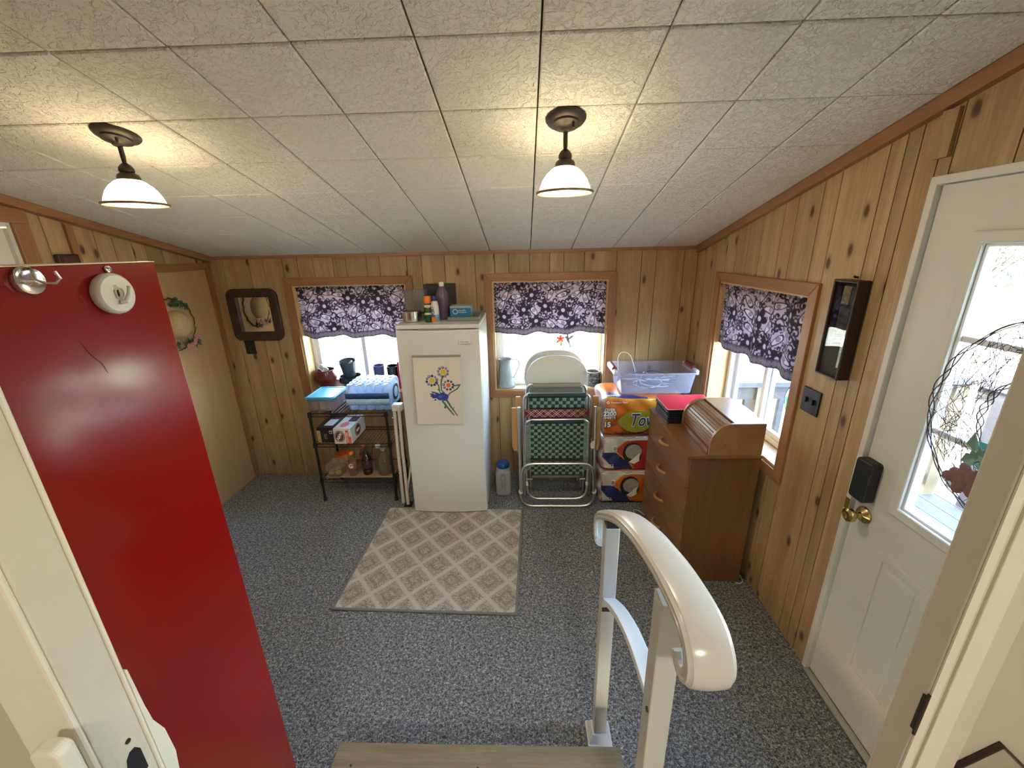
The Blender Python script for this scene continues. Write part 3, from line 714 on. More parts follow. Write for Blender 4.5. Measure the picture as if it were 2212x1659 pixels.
def valance_canvas(w, h, seed):
    R = random.Random(seed); c = Canvas(w, h, int(w/.0030), int(h/.0030), LIL); taken = []
    def free(x, y, r):
        for a, b, q in taken:
            if (a-x)**2+(b-y)**2 < (q+r)**2: return False
        return True
    def place(r, tries, margin=.0):
        for _ in range(tries):
            x, y = R.uniform(0, w), R.uniform(.05, h)
            if free(x, y, r): taken.append((x, y, r)); return x, y
        return None
    for i in range(9):                                      # large dark flowers
        p = place(.044, 80)
        if p: c.flower(*p, .056, INK, (.30, .25, .30), R.uniform(0, 6))
    for i in range(26):                                     # paisleys
        p = place(.036, 60)
        if not p: continue
        th = R.uniform(0, 2*PI); x, y = p
        def drop(sc, col):
            u, v = c.rel(x, y, th); u = u/(.042*sc); v = v/(.042*sc)
            uu = np.clip((u+1)/2, 0, 1); hw = .62*np.sqrt(uu)*(1-uu**3)**.5
            vv = v-.35*(1-uu)**2
            d = np.where((u > -1) & (u < 1), np.abs(vv)-hw, 1.0)
            c.put(d*.042*sc, col)
        drop(1.22, INK); drop(.88, (.38, .30, .36)); c.flower(x+.008*math.cos(th), y+.008*math.sin(th), .014, INK2, LIL, th, hollow=True)
    for i in range(420):                                    # curls
        r = R.uniform(.014, .028); p = place(r*.72, 30)
        if not p: continue
        th = R.uniform(0, 2*PI); sg = R.choice((-1, 1)); x, y = p
        pts = [(x+r*(1-.62*q)*math.cos(th+sg*q*5.2), y+r*(1-.62*q)*math.sin(th+sg*q*5.2)) for q in [k/11 for k in range(12)]]
        c.line(pts, .0065, INK, .0140)
    for i in range(200):
        r = R.uniform(.008, .013); p = place(r*.9, 14)
        if p: c.flower(*p, r*1.15, INK, LIL, R.uniform(0, 6), hollow=True)
    for i in range(300):
        p = place(.0045, 10)
        if p: c.disc(*p, .0045, INK)
    # border band
    c.rect(0, w, 0, .046, (.050, .038, .048)); c.rect(0, w, .046, .051, INK); c.rect(0, w, 0, .004, INK)
    for k in range(int(w/.033)+1):
        x = .016+k*.033; c.ring(x, .024, .013, .0035, (.17, .135, .16)); c.flower(x, .024, .008, (.15, .12, .145), (.07, .055, .07), k)
    return c
M['valance'] = vcol('printed_valance', .85, trans=.13, weave=900)
M['rod'] = plain('curtain_rod', (.62, .58, .55), .4, metal=.2)
def valance(o, fn, seed, label, drop=.395, d0=.022, sag=0.0):
    s0, s1, z0, z1 = o; R = random.Random(seed)
    t = thing('window_valance', label, 'curtain', fn((s0+s1)/2, z1-.03, d0), 'patterned window valances')
    w, h = s1-s0-.02, drop+.02
    cv = valance_canvas(w, h, seed)
    ph = [R.uniform(0, 6) for _ in range(6)]
    zr = z1-.024
    def fn2(u, v):
        q = v/h                                              # 1 at the top
        fold = .007*math.sin(u*2*PI/.165+ph[0]+.8*math.sin(u*9+ph[1]))+.005*math.sin(u*2*PI/.31+ph[2])
        ruf = .006*math.sin(u*2*PI/.030+ph[3]+2*math.sin(u*13))
        topw = max(0.0, (q-.80)/.20); d = d0+fold*(1-.6*topw)+ruf*topw
        if q > .93: d -= .002
        z = zr+.024-(1-q)*h
        z += topw*topw*(.008*math.sin(u*2*PI/.052+ph[4])+.004*math.sin(u*2*PI/.021+ph[5])-.008)
        z += (1-q)*(.010*math.sin(u*2*PI/.33+ph[2])+.004*math.sin(u*2*PI/.165+ph[0]) + sag*(u/w-.5))
        return fn(s0+.01+u, z, d)
    ob = cv.mesh(fn2).build('cloth', M['valance'], t, smooth=True, angle=180, recalc=False)
    MB().tube([fn(s0+.002, zr-.010, d0+.014), fn(s1-.002, zr-.010, d0+.014)], .006, 10).build('curtain_rod', M['rod'], t, smooth=True)
    return t
valance(W1, BACK, 3, 'black and lilac paisley valance above the pots beside the freezer')
v2 = valance(W2, BACK, 8, 'black and lilac paisley valance above the hanging hummingbird')
valance(W3, RIGHT, 21, 'black and lilac paisley valance on the side window over the desk')
MB().prism([(.628, 1.300), (.652, 1.322), (.668, 1.300), (.646, 1.278)], BACK, -.012, -.0112).build('care_tag', M['paper'], v2)

# ================================================================== RED CABINET AND DOORWAY SIDE
CX, CT = -.632, 1.881
rc = thing('storage_cabinet', 'tall glossy red metal cabinet on the left beside the doorway', 'cabinet', (-1.09, .53, 0))
MB().box(-1.545, CX, .352, .712, .0, CT-.0015).build('body', M['red'], rc, bevel=.0015)
M['edge_cream'] = plain('cabinet_top_edge', (.72, .55, .36), .4)
MB().box(-1.545, CX+.0002, .352, .7122, CT-.0015, CT).build('top_panel', M['edge_cream'], rc)
for x0, x1, hx in ((-1.543, -1.091, -1.13), (-1.087, CX-.002, -1.05)):
    dr = MB().box(x0+.02, x1-.02, .7122, .7145, .05, CT-.012).build('door', M['red'], rc, bevel=.001)
    MB().box(hx-.012, hx+.012, .7145, .730, .92, 1.05).build('handle', M['chrome'], dr, bevel=.004)
scr = MB().tube([(CX+.0006, .553, 1.777), (CX+.0006, .561, 1.755), (CX+.0006, .573, 1.738), (CX+.0006, .577, 1.722)], .00028, 5).build('scratch', M['black_plastic'], rc)
FX = lambda a, b, d: Vector((CX+d, a, b))
MXP = lambda y, z, d=0.0: Matrix.Translation((CX+d, y, z)) @ Matrix.Rotation(PI/2, 4, 'Y')
hk = thing('magnetic_hook', 'shiny chrome magnetic cup hook on the red cabinet side', 'hook', (CX, .517, 1.862))
MB().lathe([(0, 0), (.0175, 0), (.0180, .003), (.0165, .0065), (.0150, .006), (.012, .0048), (.004, .0046), (.0035, .008), (0, .008)], 36, MXP(.517, 1.862, .0004)).build('magnet_cup', M['chrome'], hk, smooth=True)
MB().tube([FX(.517, 1.862, .006), FX(.517, 1.862, .016), FX(.519, 1.858, .024), FX(.522, 1.858, .033), FX(.524, 1.864, .038), FX(.522, 1.873, .036)], .0018, 10).build('hook', M['chrome'], hk, smooth=True)
wh = thing('utility_hook', 'round white plastic hook stuck on the red cabinet side', 'hook', (CX, .617, 1.836))
MB().lathe([(0, 0), (.0285, 0), (.0300, .003), (.0305, .008), (.0295, .0125), (.0265, .0152), (.009, .0158), (.0075, .0135), (0, .013)], 40, MXP(.617, 1.836, .0004)).build('disc', M['white_plastic'], wh, smooth=True)
MB().prism([(.611, 1.848), (.6165, 1.850), (.6235, 1.838), (.6205, 1.820), (.6135, 1.822)], FX, .0125, .0165).build('recess', M['jamb_paint'], wh, bevel=.001)
MB().prism([(.6142, 1.8405), (.6168, 1.842), (.6176, 1.835), (.6160, 1.831), (.6142, 1.833)], FX, .0162, .0170).build('slot', M['black_plastic'], wh)
MB().tube([FX(.615, 1.823, .017), FX(.619, 1.824, .022), FX(.6245, 1.835, .025), FX(.6275, 1.846, .026)], [.0035, .0035, .0032, .0032], 10).build('hook', M['white_plastic'], wh, smooth=True)
gm = MB().lathe([(0, 0), (.0046, 0), (.0052, .001), (.0046, .0028), (.0028, .0032), (.0016, .0012), (0, .001)], 20, MXP(.626, 1.8715, .0003)).build('screw_cap', M['chrome'], smooth=True)
tag(gm, 'tiny silver ring magnet above the white hook on the red cabinet', 'magnet')
pq = thing('wall_plaque', 'small dark brown block on left wall peeking above red cabinet', 'plaque', (XL, 2.205, 1.87))
MB().prism(rr(2.150, 2.258, 1.855, 1.916), LEFT, -.03, -.001).build('block', plain('dark_block', (.045, .018, .014), .5, var=.2), pq, bevel=.006)
MB().prism(rr(2.170, 2.245, 1.875, 1.904), LEFT, -.032, -.028).build('front_plate', plain('dark_plate', (.085, .022, .02), .5, var=.2), pq, bevel=.003)

# ================================================================== STEP, HANDRAIL, RUG
st = thing('wooden_step', 'worn brown wooden step at the bottom of the doorway', 'step', (-.18, .67, 0))
M['step'] = wood('worn_tread', (.235, .190, .120), (.135, .105, .062), knots=False, axis='x', rough=.8)
SZ = .205
for y0, y1, x0 in ((.735, .990, -.69), (.445, .732, -.625), (.345, .442, -.625)):
    MB().box(x0, .318, y0, y1, SZ-.036, SZ).build('tread_board', M['step'], st, bevel=.004)
MB().box(-.615, .29, .36, .965, .0, SZ-.036).build('riser_box', M['step'], st)
for x in (-.62, -.18, .27): MB().lathe([(0, 0), (.004, 0), (.004, .0012), (0, .0012)], 10, c=(x, .918, SZ)).build('nail_head', M['bronze'], st)
hr = thing('handrail', 'white vinyl arched handrail standing by the wooden step', 'handrail', (.277, .88, 0))
RX = .277; pw = .0235
MB().box(RX-pw, RX+pw, 1.145-pw, 1.145+pw, .02, 1.020).build('post', M['rail_white'], hr, bevel=.003)
MB().box(RX-pw, RX+pw, .640-pw, .640+pw, SZ, 1.235).build('post', M['rail_white'], hr, bevel=.003)
for y, z in ((1.145, 0.0), (.640, SZ)):
    MB().prism([(RX-.048, -.048), (RX+.048, -.048), (RX+.048, .048), (RX-.048, .048)], lambda a, b, d: Vector((a, y+b, z+d)), .0, .022).build('base_plate', M['white_vinyl'], hr, bevel=.005)
    MB().lathe([(.062, .022), (.040, .055)], 4, c=(RX, y, z), a0=PI/4).build('base_collar', M['white_vinyl'], hr, bevel=.003)
yz = [(1.205, .905), (1.232, .893), (1.252, .905), (1.262, .930), (1.258, .957), (1.240, .985), (1.205, 1.014), (1.15, 1.052), (1.08, 1.100), (.99, 1.158), (.90, 1.205), (.80, 1.247), (.72, 1.272), (.65, 1.292), (.58, 1.304), (.53, 1.308), (.497, 1.302), (.476, 1.286), (.469, 1.264), (.474, 1.243), (.490, 1.231), (.508, 1.233), (.519, 1.246)]
prof = [(-.035, -.012), (-.0372, -.008), (-.0372, -.003), (-.0340, .000), (-.0340, .003), (-.0368, .005), (-.0368, .009), (-.031, .0125), (-.0295, .0150), (-.024, .0165), (-.012, .0180), (0, .0186), (.012, .0180), (.024, .0165), (.0295, .0150), (.031, .0125), (.0368, .009), (.0368, .005), (.0340, .003), (.0340, .000), (.0372, -.003), (.0372, -.008), (.035, -.012), (.028, -.012), (.024, -.005), (-.024, -.005), (-.028, -.012)]
def smooth_path(p, it=2):
    for _ in range(it):
        q = [p[0]]
        for a, b in zip(p, p[1:]): q += [tuple(x*.75+y*.25 for x, y in zip(a, b)), tuple(x*.25+y*.75 for x, y in zip(a, b))]
        p = q+[p[-1]]
    return p
MB().sweep([(RX, y, z) for y, z in smooth_path(yz)], [(a, -b) for a, b in prof], (1, 0, 0)).build('top_rail', M['rail_white'], hr, smooth=True, angle=38)
MB().sweep([(RX, y, z) for y, z in smooth_path([(1.140, .712), (1.06, .775), (.97, .838), (.86, .895), (.76, .925), (.66, .938)])], [(-.021, -.010), (.021, -.010), (.021, .010), (-.021, .010)], (1, 0, 0)).build('middle_rail', M['white_vinyl'], hr, bevel=.002)
for y, z in ((1.121, .688), (1.121, .730)): MB().box(RX-.0215, RX+.0215, y-.002, y+.004, z-.008, z+.008).build('bracket_and_gap_shade', M['black_plastic'], hr)
MB().box(RX-.020, RX+.020, 1.125, 1.165, 1.020, 1.050).build('bracket_and_gap_shade', M['black_plastic'], hr)  # black block drawn for the dark shadow between post and rail
MB().tube([(RX-pw-.003, .628, .94), (RX-pw+.002, .628, .94)], .006, 10).build('screw', M['bronze'], hr, smooth=True)
rg = thing('area_rug', 'beige diamond lattice rug in front of the freezer', 'rug', (-.565, 2.207, 0))
rg.rotation_euler = (0, 0, math.radians(-1.6))
def lbox(p, n, m, b, **kw):                                   # part given in the parent's own frame
    o = b.build(n, m, None, origin=(0, 0, 0), **kw); o.parent = p; return o
lbox(rg, 'pile', M['rug'], MB().box(-.505, .505, -.465, .465, .001, .011))
M['binding'] = plain('rug_binding', (.19, .20, .18), .8)
lbox(rg, 'binding', M['binding'], MB().ringprism(rr(-.520, .520, -.478, .478), rr(-.504, .504, -.464, .464), fXY, .001, .0135), bevel=.004)

# ================================================================== FREEZER AND WHAT STANDS ON IT
FX0, FX1, FY, FT = -.851, -.300, 2.632, 1.433
fz = thing('upright_freezer', 'white upright freezer with a child flower painting on its door', 'freezer', (-.575, 2.9, 0))
MB().box(FX0, FX1, 2.702, 3.175, .035, FT-.030).build('body', M['freezer_side'], fz, bevel=.006)
MB().box(FX0, FX1, 2.640, 3.175, FT-.028, FT).build('top_cover', M['freezer'], fz, bevel=.006, seg=3)
n = 14; pts = [(FX1, 2.697), (FX0, 2.697)]
for i in range(n+1):
    u = i/n; pts.append((FX0+(FX1-FX0)*u, FY+.004-.017*math.sin(PI*u)))
MB().prism(pts, lambda a, b, d: Vector((a, b, d)), .018, FT-.034).build('door', M['freezer'], fz, bevel=.006, seg=3)
MB().box(-.70, -.49, 2.628, 2.642, FT-.031, FT-.024).build('door_grip', M['grey_tube'], fz)
MB().box(FX0+.03, FX1-.03, 2.72, 3.15, 0, .035).build('plinth', M['black_plastic'], fz)
bd = MB().prism(rrect(-.437, -.358, 1.309, 1.334, .003), fXZ, 2.6145, 2.6225).build('badge', M['white_plastic'], fz, bevel=.001)
text('FRIGIDAIRE', .0105, M['grey_tube'], (-.3975, 2.6138, 1.3215), bd, '-y', sx=1.0)
# painting
PW, PH = .318, .492
cv = Canvas(PW, PH, 128, 196, (.66, .59, .49))
NAVY, GRN, YEL, ORG, BLU = (.018, .022, .10), (.055, .13, .085), (.62, .42, .045), (.72, .13, .02), (.025, .05, .26)
k = PW/905.0
def pp(x, y): return ((x-130)*k, PH-(y-270)*k*1.0+.0)
def ringflower(cx, cy, rr_, cen, n, seed, cr=50):
    R = random.Random(seed); x, y = pp(cx, cy); cv.disc(x, y, cr*k, cen)
    for i in range(n):
        a = 2*PI*i/n+.2; px, py = x+rr_*k*math.cos(a), y+rr_*k*math.sin(a)*.95; r = R.uniform(22, 28)*k
        cv.disc(px, py, r, NAVY); cv.disc(px-.001, py+.001, r*.55, R.choice([(.30, .32, .38), (.42, .42, .42), (.05, .06, .16)]))
for a, b, w in (([(690, 680), (650, 760), (640, 850), (640, 960), (690, 1010)], 30, 22), ([(530, 800), (590, 860), (600, 960), (610, 1010)], 26, 24), ([(880, 870), (1000, 850), (950, 930), (800, 1020), (770, 1060)], 26, 24),
                ([(650, 1180), (720, 1290), (800, 1400), (850, 1470)], 40, 26), ([(740, 1180), (810, 1310), (870, 1400), (920, 1480)], 36, 22), ([(690, 1320), (700, 1290)], 40, 40), ([(845, 1350), (865, 1310)], 16, 12), ([(575, 945), (590, 955)], 26, 20)):
    cv.line([pp(*q) for q in a], b*k, GRN, w*k)
ringflower(690, 595, 92, YEL, 9, 1); ringflower(465, 765, 98, YEL, 10, 2, 54); ringflower(780, 860, 92, ORG, 9, 3, 46)
for x, y, rx in ((700, 1090, 66), (610, 1100, 70), (540, 1060, 58), (480, 1060, 44), (700, 1130, 50), (660, 1060, 60)): cv.disc(*pp(x, y), rx*k, BLU, 1.1, .95)
for q in ([(520, 1010), (455, 995)], [(470, 1045), (425, 1035)], [(480, 1085), (430, 1080)], [(520, 1110), (460, 1110)]): cv.line([pp(*z) for z in q], 26*k, NAVY)
cv.disc(*pp(610, 1095), 34*k, (.08, .11, .36)); cv.disc(*pp(500, 1030), 16*k, (.5, .48, .46)); cv.disc(*pp(510, 1155), 18*k, NAVY)
art = thing('child_painting', 'paper with painted blue flowers taped to the freezer door', 'painting', (-.592, 2.612, .745))
M['print'] = vcol('painted_print', .8)
cv.mesh(lambda u, v: Vector((-.753+u+.012*v, 2.6085-.004*abs(2*u/PW-1)**2+.0 - .002*math.sin(v*9), .744+v))).build('paper', M['print'], art, recalc=False, solid=.0006)
MB().box(-.748, -.428, 2.6055, 2.6100, 1.224, 1.238).build('magnet_strip', plain('sage_strip', (.25, .27, .21), .6), art)

def lathe_thing(name, label, cat, c, parts, group=None, n=24):
    t = thing(name, label, cat, c, group)
    for nm, prof, m in parts: MB().lathe(prof, n, c=c).build(nm, m, t, smooth=True)
    return t
M['orange'] = plain('orange_cap', (.75, .17, .02), .4)
M['green_can'] = plain('green_can', (.012, .07, .022), .35)
M['cream_label'] = plain('cream_label', (.68, .50, .34), .5)
M['blue_cap'] = plain('blue_cap', (.012, .025, .13), .4)
M['can_white'] = plain('can_white', (.66, .66, .64), .3)
M['can_blue'] = plain('can_blue', (.16, .32, .52), .3)
z = FT+.001
lathe_thing('spray_can', 'green spray can with orange cap on top of freezer', 'spray can', (-.652, 2.762, z), (('can', [(.0, 0), (.024, 0), (.0255, .003), (.0255, .118), (.022, .124), (0, .124)], M['green_can']),
    ('cap', [(0, .125), (.0245, .125), (.0255, .132), (.0250, .165), (.022, .172), (0, .173)], M['orange']), ('label_band', [(.0256, .098), (.0259, .099), (.0259, .114), (.0256, .115)], M['cream_label']), ('label_patch', [(.0256, .05), (.0259, .051), (.0259, .062), (.0256, .063)], M['cream_label'])))
sp = lathe_thing('sunscreen_can', 'white and blue sunscreen spray can with blue cap on freezer', 'spray can', (-.603, 2.752, z), (('can', [(0, 0), (.026, 0), (.027, .003), (.026, .10), (.022, .128), (.017, .140), (0, .142)], M['can_white']),
    ('cap', [(0, .142), (.0165, .142), (.0165, .168), (.014, .172), (0, .172)], M['blue_cap']), ('label_band', [(.0271, .004), (.0276, .005), (.0271, .050), (.0266, .051)], M['can_blue'])))
text('SPORT', .030, M['blue_cap'], (-.612, 2.7245, z+.070), sp, '-y', rz=96, bold=.0004, sx=.8)
MB().lathe([(0, 0), (.016, 0), (.016, .0015), (0, .0015)], 20, Matrix.Translation((-.609, 2.7245, z+.020)) @ Matrix.Rotation(PI/2, 4, 'X')).build('orange_dot', M['orange'], sp)
M['purple'] = plain('purple_bottle', (.115, .075, .13), .35)
lathe_thing('shampoo_bottle', 'tall purple bottle with white cap behind the spray cans', 'bottle', (-.575, 2.885, z), (('bottle', [(0, 0), (.040, 0), (.043, .006), (.043, .15), (.038, .185), (.024, .21), (.020, .222), (0, .224)], M['purple']), ('cap', [(0, .224), (.017, .224), (.018, .228), (.018, .250), (.016, .253), (0, .253)], M['white_plastic'])))
pt = thing('saucepan', 'small stainless steel pan at left edge of freezer top', 'pan', (-.775, 2.80, z))
MB().lathe([(0, 0), (.060, 0), (.064, .004), (.064, .066), (.067, .068), (.067, .071), (.062, .071), (.061, .006), (0, .005)], 32, c=(-.775, 2.80, z)).build('pot', M['steel'], pt, smooth=True)
MB().tube([(-.711, 2.80, z+.055), (-.69, 2.81, z+.058), (-.68, 2.83, z+.058)], .005, 8).build('handle', M['black_plastic'], pt, smooth=True)
M['clear_plastic'] = clear('clear_plastic', (.90, .92, .92), .22, .08, 1.5, milk=(.5, .5, .5))
ct = thing('clear_canister', 'clear plastic canister behind the pan on the freezer', 'canister', (-.775, 2.95, z))
MB().ringprism(rrect(-.850, -.700, 2.885, 3.02, .03), rrect(-.846, -.704, 2.889, 3.016, .027), fXY, z, z+.19).build('canister', M['clear_plastic'], ct, smooth=True)
MB().prism(rrect(-.846, -.704, 2.889, 3.016, .027), fXY, z, z+.004).build('bottom', M['clear_plastic'], ct)
MB().ringprism(rrect(-.853, -.697, 2.882, 3.023, .032), rrect(-.846, -.704, 2.889, 3.016, .027), fXY, z+.186, z+.196).build('rim', M['clear_plastic'], ct, smooth=True)
db = thing('dark_box', 'black cardboard box at the back of the freezer top', 'box', (-.64, 3.10, z))
M['box_dark'] = plain('dark_card', (.022, .026, .026), .45); M['box_maroon'] = plain('maroon_print', (.05, .018, .03), .45)
MB().box(-.740, -.520, 3.045, 3.155, z, z+.225).build('carton', M['box_dark'], db, bevel=.002)
MB().box(-.739, -.521, 3.0435, 3.046, z+.01, z+.10).build('printed_panel', M['box_maroon'], db)
tr = thing('grey_tray', 'flat grey plastic tray under the blue glove box on the freezer', 'tray', (-.44, 2.90, z))
M['tray'] = plain('grey_green_plastic', (.20, .205, .18), .5)
MB().box(-.522, -.318, 2.775, 3.06, z, z+.010).build('tray_bottom', M['tray'], tr, bevel=.003)
MB().ringprism(rr(-.528, -.312, 2.770, 3.066), rr(-.518, -.322, 2.780, 3.056), fXY, z, z+.026).build('tray_rim', M['tray'], tr, bevel=.003)
gb = thing('glove_box', 'teal blue cardboard glove box with white ring logo on freezer', 'box', (-.445, 2.88, z+.011))
M['teal'] = plain('teal_card', (.012, .16, .30), .5); M['grey_card'] = plain('grey_card', (.33, .36, .36), .6); M['print_white'] = plain('white_print', (.80, .80, .80), .6)
zz = z+.0115
MB().box(-.514, -.368, 2.815, 2.93, zz, zz+.083).build('carton', M['grey_card'], gb, bevel=.002)
fp = MB().box(-.513, -.369, 2.8138, 2.816, zz+.001, zz+.070).build('front_panel', M['teal'], gb)
MB().tube([(-.478+.0155*math.cos(a*PI/12), 2.8134, zz+.046+.0155*math.sin(a*PI/12)) for a in range(24)], .0020, 6, closed=True).build('ring_logo', M['print_white'], gb)
text('disposable\nvinyl gloves', .0125, M['print_white'], (-.458, 2.8132, zz+.048), fp, '-y', align='LEFT')

# ================================================================== WIRE RACK
RX0, RX1, RY0, RY1 = -1.625, -1.045, 2.805, 3.125
rk = thing('wire_rack', 'black wire shelf rack under the left back window', 'rack', (-1.335, 2.965, 0))
for x in (RX0, RX1):
    for y in (RY0, RY1):
        p = MB().tube([(x, y, .0), (x, y, .757)], .0095, 10).build('post', M['black_metal'], rk, smooth=True)
        MB().lathe([(.0, 0), (.014, 0), (.014, .02), (.0095, .03)], 10, c=(x, y, 0)).build('foot', M['black_plastic'], p, smooth=True)
def rack_shelf(z):
    s = MB()
    for x in (RX0, RX1):
        for dz in (0, .026): s.tube([(x, RY0, z-dz), (x, RY1, z-dz)], .003, 5)
    for y in (RY0, RY1):
        for dz in (0, .026): s.tube([(RX0, y, z-dz), (RX1, y, z-dz)], .003, 5)
        n = 22
        s.tube([(RX0+(RX1-RX0)*i/n, y, z-.026*(i % 2)) for i in range(n+1)], .0018, 4)
    for x in (RX0, RX1):
        for zz in (z,):
            for y in (RY0, RY1): s.lathe([(.0095, -.03), (.0155, -.028), (.0135, .008), (.0095, .010)], 10, c=(x, y, zz))
    sh = s.build('shelf_frame', M['black_metal'], rk, smooth=True)
    w = MB(); n = 21
    for i in range(1, n): 
        x = RX0+(RX1-RX0)*i/n; w.tube([(x, RY0, z+.003), (x, RY1, z+.003)], .0016, 4)
    w.build('wire_deck', M['black_metal'], sh, kind='stuff')
SH = (.752, .500, .190)
for z in SH: rack_shelf(z)
TZ = SH[0]+.006
M['bin_clear'] = clear('cloudy_plastic', (.93, .95, .98), .28, .15, 1.45, milk=(.62, .64, .68))
M['lid_teal'] = plain('teal_lid', (.045, .33, .46), .35, var=.03)
# shallow bin with teal lid
bn = thing('lidded_bin', 'clear shoebox bin with teal lid on top of the wire rack', 'storage bin', (-1.545, 2.985, TZ))
def tub(t, x0, x1, y0, y1, z0, z1, tap, m, th=.003, name='tub'):
    b = MB(); o0 = rrect(x0+tap, x1-tap, y0+tap, y1-tap, .02, 4); o1 = rrect(x0, x1, y0, y1, .024, 4)
    i0 = rrect(x0+tap+th, x1-tap-th, y0+tap+th, y1-tap-th, .018, 4); i1 = rrect(x0+th, x1-th, y0+th, y1-th, .022, 4)
    n = len(o0); vs = [(a, c, z0) for a, c in o0]+[(a, c, z1) for a, c in o1]+[(a, c, z1) for a, c in i1]+[(a, c, z0+th) for a, c in i0]
    fs = [tuple(range(n-1, -1, -1)), tuple(range(3*n, 4*n))]
    for r in range(3): fs += [(r*n+i, r*n+(i+1) % n, (r+1)*n+(i+1) % n, (r+1)*n+i) for i in range(n)]
    return b.add(vs, fs).build(name, m, t, smooth=True)
tub(bn, -1.652, -1.440, 2.832, 3.096, TZ, TZ+.096, .014, M['bin_clear'])
ld = MB().prism(rrect(-1.660, -1.432, 2.825, 3.103, .022), fXY, TZ+.096, TZ+.108).build('lid', M['lid_teal'], bn, bevel=.004)
MB().ringprism(rrect(-1.652, -1.440, 2.833, 3.095, .02), rrect(-1.640, -1.452, 2.845, 3.083, .016), fXY, TZ+.107, TZ+.112).build('lid_ridge', M['lid_teal'], ld, bevel=.002)
R = random.Random(4)
cols = [plain('snack_orange', (.62, .16, .02), .5), plain('snack_white', (.65, .63, .58), .5), plain('snack_red', (.45, .04, .03), .5), plain('snack_cream', (.60, .45, .22), .5)]
for i in range(9):
    x, y = -1.620+.056*(i % 3), 2.872+.074*(i//3); zb = TZ+.004
    pk = MB().box(x, x+.046, y-.012, y+.05, zb, zb+R.uniform(.05, .078), rot('Z', R.uniform(-7, 7), (x+.026, y+.02, 0))).build('snack_packet', cols[(i*7+i//3) % 4], bevel=.006)
    col_n = ('orange', 'white', 'red', 'cream')[(i*7+i//3) % 4]
    tag(pk, '%s snack packet inside the teal lidded bin, %s %s' % (col_n, ('front', 'middle', 'back')[i//3], ('left', 'centre', 'right')[i % 3]), 'packet', 'snack packets in the bin')

# shrink-wrapped water bottles
wp = thing('water_bottle_pack', 'blue shrink-wrapped pack of water bottles on the wire rack', 'bottle pack', (-1.175, 2.965, TZ))
M['pet'] = clear('pet_bottle', (.80, .90, .98), .35, .05, 1.5, milk=(.74, .80, .88))
M['wrap_clear'] = clear('shrink_film', (.95, .97, 1.0), .24, .12, 1.5, milk=(.82, .88, .96))
b0 = None; bc0 = None
bx, by = .0645, .064
for i in range(5):
    for j in range(4):
        c = (-1.305+i*bx, 2.873+j*by, TZ+.003)
        if b0 is None:
            b0 = MB().lathe([(0, 0), (.028, 0), (.031, .006), (.031, .05), (.029, .055), (.031, .06), (.031, .13), (.026, .155), (.014, .178), (.0125, .184), (0, .184)], 14, c=c).build('bottle', M['pet'], wp, smooth=True, origin=c)
            bc0 = MB().lathe([(0, .184), (.0135, .184), (.0135, .198), (0, .199)], 12, c=c).build('bottle_cap', M['white_plastic'], b0, smooth=True, origin=c)
        else:
            b = copyobj(b0, c, wp); k_ = bc0.copy(); link(k_); k_.parent = b
def puffy(x0, x1, y0, y1, z0, z1, n=24, p=7.0, lump=None, colf=None):
    m = MB(); cols_ = []
    cx, cy, cz = (x0+x1)/2, (y0+y1)/2, (z0+z1)/2; hx, hy, hz = (x1-x0)/2, (y1-y0)/2, (z1-z0)/2
    for ax in range(3):
        for sg in (-1, 1):
            vs = []
            for j in range(n+1):
                for i in range(n+1):
                    a, b = -1+2*i/n, -1+2*j/n
                    q = [0, 0, 0]; q[ax] = sg; q[(ax+1) % 3] = a; q[(ax+2) % 3] = b
                    L = (abs(a)**p+abs(b)**p+1)**(1/p); q = [c/L for c in q]
                    P = Vector((cx+q[0]*hx, cy+q[1]*hy, cz+q[2]*hz))
                    if lump: P += lump(P, q)
                    vs.append(P)
                    if colf: cols_.append(colf(ax, sg, q, P))
            m.add(vs, [(j*(n+1)+i, j*(n+1)+i+1, (j+1)*(n+1)+i+1, (j+1)*(n+1)+i) for j in range(n) for i in range(n)])
    if colf: m.c = np.array(cols_)
    return m
def weld(o):
    bm = bmesh.new(); bm.from_mesh(o.data); bmesh.ops.remove_doubles(bm, verts=bm.verts, dist=1e-5); bmesh.ops.recalc_face_normals(bm, faces=bm.faces); bm.to_mesh(o.data); bm.free(); o.data.shade_smooth()
    return o
lumpw = lambda P, q: Vector((0, -.004*abs(math.sin((P.x+1.337)*PI/bx)) if q[1] < -.8 else 0, .010*math.sin((P.x)*97)*math.sin(P.y*97) if q[2] > .8 else 0))
weld(puffy(-1.345, -1.008, 2.832, 3.102, TZ+.001, TZ+.205, 26, 9, lumpw).build('shrink_wrap', M['wrap_clear'], wp))
M['label_blue'] = plain('label_blue', (.015, .06, .22), .3); M['label_mid'] = plain('label_lightblue', (.36, .54, .78), .3)
def band(z0, z1, m, nm):
    b = MB(); N = 40
    vs = [Vector((-1.343+.330*i/N, 2.8275-.004*abs(math.sin((.330*i/N)*PI/bx)), z)) for z in (z0, z1) for i in range(N+1)]
    b.add(vs, [(i, i+1, N+2+i, N+1+i) for i in range(N)]); return b.build(nm, m, wp, smooth=True, recalc=False, solid=.001)
band(TZ+.098, TZ+.142, M['label_blue'], 'printed_band'); band(TZ+.050, TZ+.098, M['label_mid'], 'printed_band')
MB().prism(rrect(2.90, 3.03, TZ+.05, TZ+.17, .05), fYZ, -1.0060, -1.0045).build('side_print', M['box_dark'], wp)
MB().prism(rrect(2.925, 3.005, TZ+.07, TZ+.15, .035), fYZ, -1.0047, -1.0035).build('side_print', M['label_mid'], wp)

